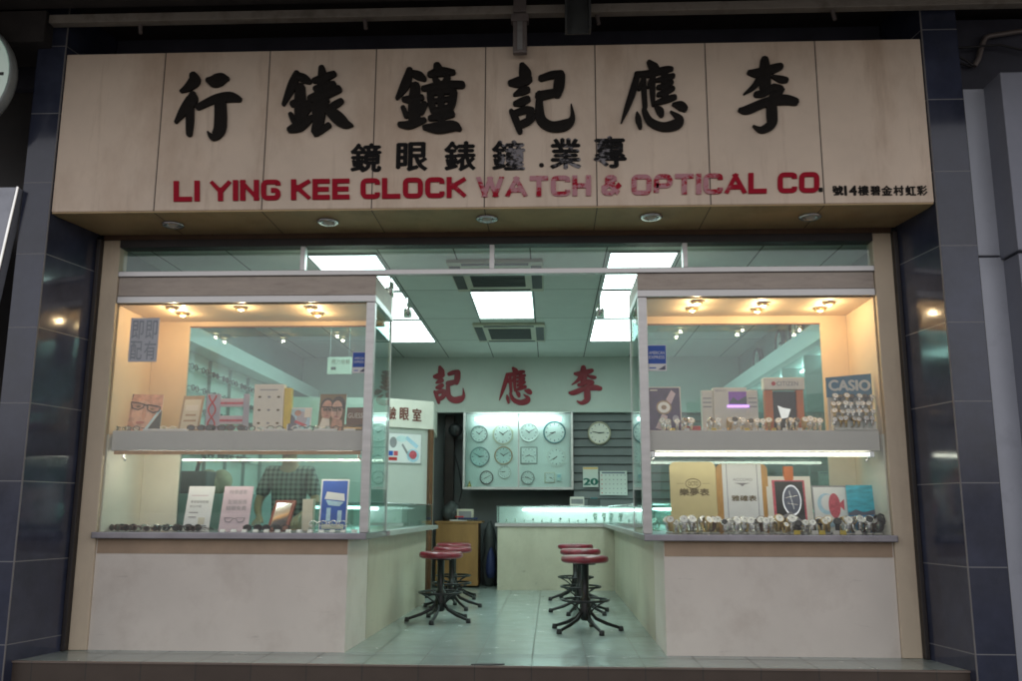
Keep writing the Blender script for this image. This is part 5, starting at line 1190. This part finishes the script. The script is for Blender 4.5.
# right: rusty strap, elbow conduit, wires
t = MB().add([], [], 'rust'); A_, B_ = Y(938, 10, -.3), Y(912, 35, -.3)
t = MB().tube([A_, B_], .025, 'rust', 4).build('rusty_strap'); tag(t, 'rusty diagonal strap above the right end of the sign', 'strap')
pts = [Y(px, py, -.35) for px, py in ((1030, 30), (990, 36), (985, 38), (982, 45), (978, 60), (974, 66))]
t = MB().tube(pts, .022, 'bracket_grey', 8).build('elbow_conduit'); tag(t, 'pale bent conduit hanging in the corner right of the sign', 'conduit')
for i, line in enumerate((((930, 35), (950, 52), (965, 60), (974, 66)), ((922, 30), (960, 48), (1000, 45), (1030, 52)), ((935, 45), (955, 62), (972, 67)))):
    t = MB().tube([Y(px, py, -.40+.03*i) for px, py in line], .01, 'cable', 6).build('loose_cable'); tag(t, ['loose cable running from the sign corner to the bent conduit', 'loose cable sweeping past the bent conduit to the right', 'lowest loose cable drooping from the sign corner'][i], 'cable', 'loose cables right of the sign')
t = MB().box(3.172, 7, -.30, -.05, 4.32, 5.01, 'blue_wall', .01).build('side_bulkhead'); tag(t, 'dark bluish bulkhead above the grey metal panels on the right', 'bulkhead')
gp = thing('metal_panel', (3.34, -.4, GZ), 'tall flat grey metal panel right of the dark pilaster', 'panel')
MB().box(3.176, 3.60, -.52, -.06, GZ, 2.95, 'panel_grey', .008).build('lower_sheet', gp); MB().box(3.176, 3.60, -.52, -.06, 2.962, 4.30, 'panel_grey', .008).build('upper_sheet', gp)
MB().box(3.171, 3.20, -.545, -.523, GZ, 4.3, 'lintel_dark').build('edge_strip', gp)
gp = thing('metal_column', (3.9, -.6, GZ), 'boxed grey metal column projecting at the far right edge', 'column')
cxl = Y(1013, 200, -.78).x; ctop = Y(1013, 72, -.78).z
MB().box(cxl, 4.9, -.78, -.06, 2.93, ctop, 'panel_dim', .01).build('upper_casing', gp); MB().box(cxl+.02, 4.9, -.74, -.06, GZ, 2.92, 'panel_dim', .008).build('lower_casing', gp)
# left: neighbour's white panel and clock
t = thing('neighbour_sign', (-4.5, -.5, 2.4), 'pale grey neighbouring sign panel at the left edge with a bright metal rim', 'sign')
q0 = Y(21, 190, -.62).x
MB().add([(-5.6, -.66, 1.9), (q0-.16, -.66, 2.2), (q0, -.66, 3.54), (-5.6, -.66, 3.54), (-5.6, -.56, 1.9), (q0-.16, -.56, 2.2), (q0, -.56, 3.54), (-5.6, -.56, 3.54)], [(0, 1, 2, 3), (7, 6, 5, 4), (0, 4, 5, 1), (1, 5, 6, 2), (2, 6, 7, 3)], 'panel_grey').build('face', t)
MB().tube([(q0-.16, -.665, 2.2), (q0, -.665, 3.54)], .014, 'silver', 6).build('rim', t)
p = Y(-47, 77, -.85); r_ = 62*(p-CAM).dot(fw)/F
cl = thing('hanging_clock', (p.x, -.9, p.z-r_), 'large round pale green clock hanging under the canopy at the left edge', 'clock')
MB().lathe([(.001, -.06), (r_, -.06), (r_*1.015, -.03), (r_*1.015, .03), (r_*.99, .05), (r_*.97, .03)], (p.x, -.85, p.z), 'grey_rim', 'y', 40).build('case', cl)
MB().ell(p.x, p.z, r_*.96, r_*.96, 'clock_glow', -.885, -.86, 40).build('dial', cl)
tk = MB()
for i in range(12):
    a = 2*PI*i/12; s_, c_ = math.sin(a), math.cos(a); rr = r_*.82; wd = r_*.025
    tk.plate([(p.x+u*s_+v*c_, p.z+u*c_-v*s_) for u, v in ((rr-.05, -wd), (rr+.03, -wd), (rr+.03, wd), (rr-.05, wd))][::-1], 'ink', -.89, -.8855)
tk.build('hour_marks', cl)
for ln, an in ((.5, 2.6), (.75, 4.2)):
    s_, c_ = math.sin(an), math.cos(an); MB().plate([(p.x+u*s_+v*c_, p.z+u*c_-v*s_) for u, v in ((-.05, -.015), (ln*r_, -.01), (ln*r_, .01), (-.05, .015))][::-1], 'ink', -.896-.002*ln, -.893-.002*ln).build('hand', cl)
MB().tube([(p.x, -.85, p.z+r_), (p.x, -.85, 5.019)], .02, 'black_metal', 8).build('hanger_rod', cl)
# dark plate on the floor
p = Z(488, 664.5, 0)
t = MB().prism([(p.x-.12, p.y-.03), (p.x+.02, p.y-.04), (p.x+.12, p.y), (p.x+.05, p.y+.03), (p.x-.06, p.y+.025)], 'dark_grey', .0015, .008).build('floor_plate'); tag(t, 'small dark worn plate lying on the step at the entrance', 'plate')

for o in bpy.data.objects:
    if '_o' in o: del o['_o']
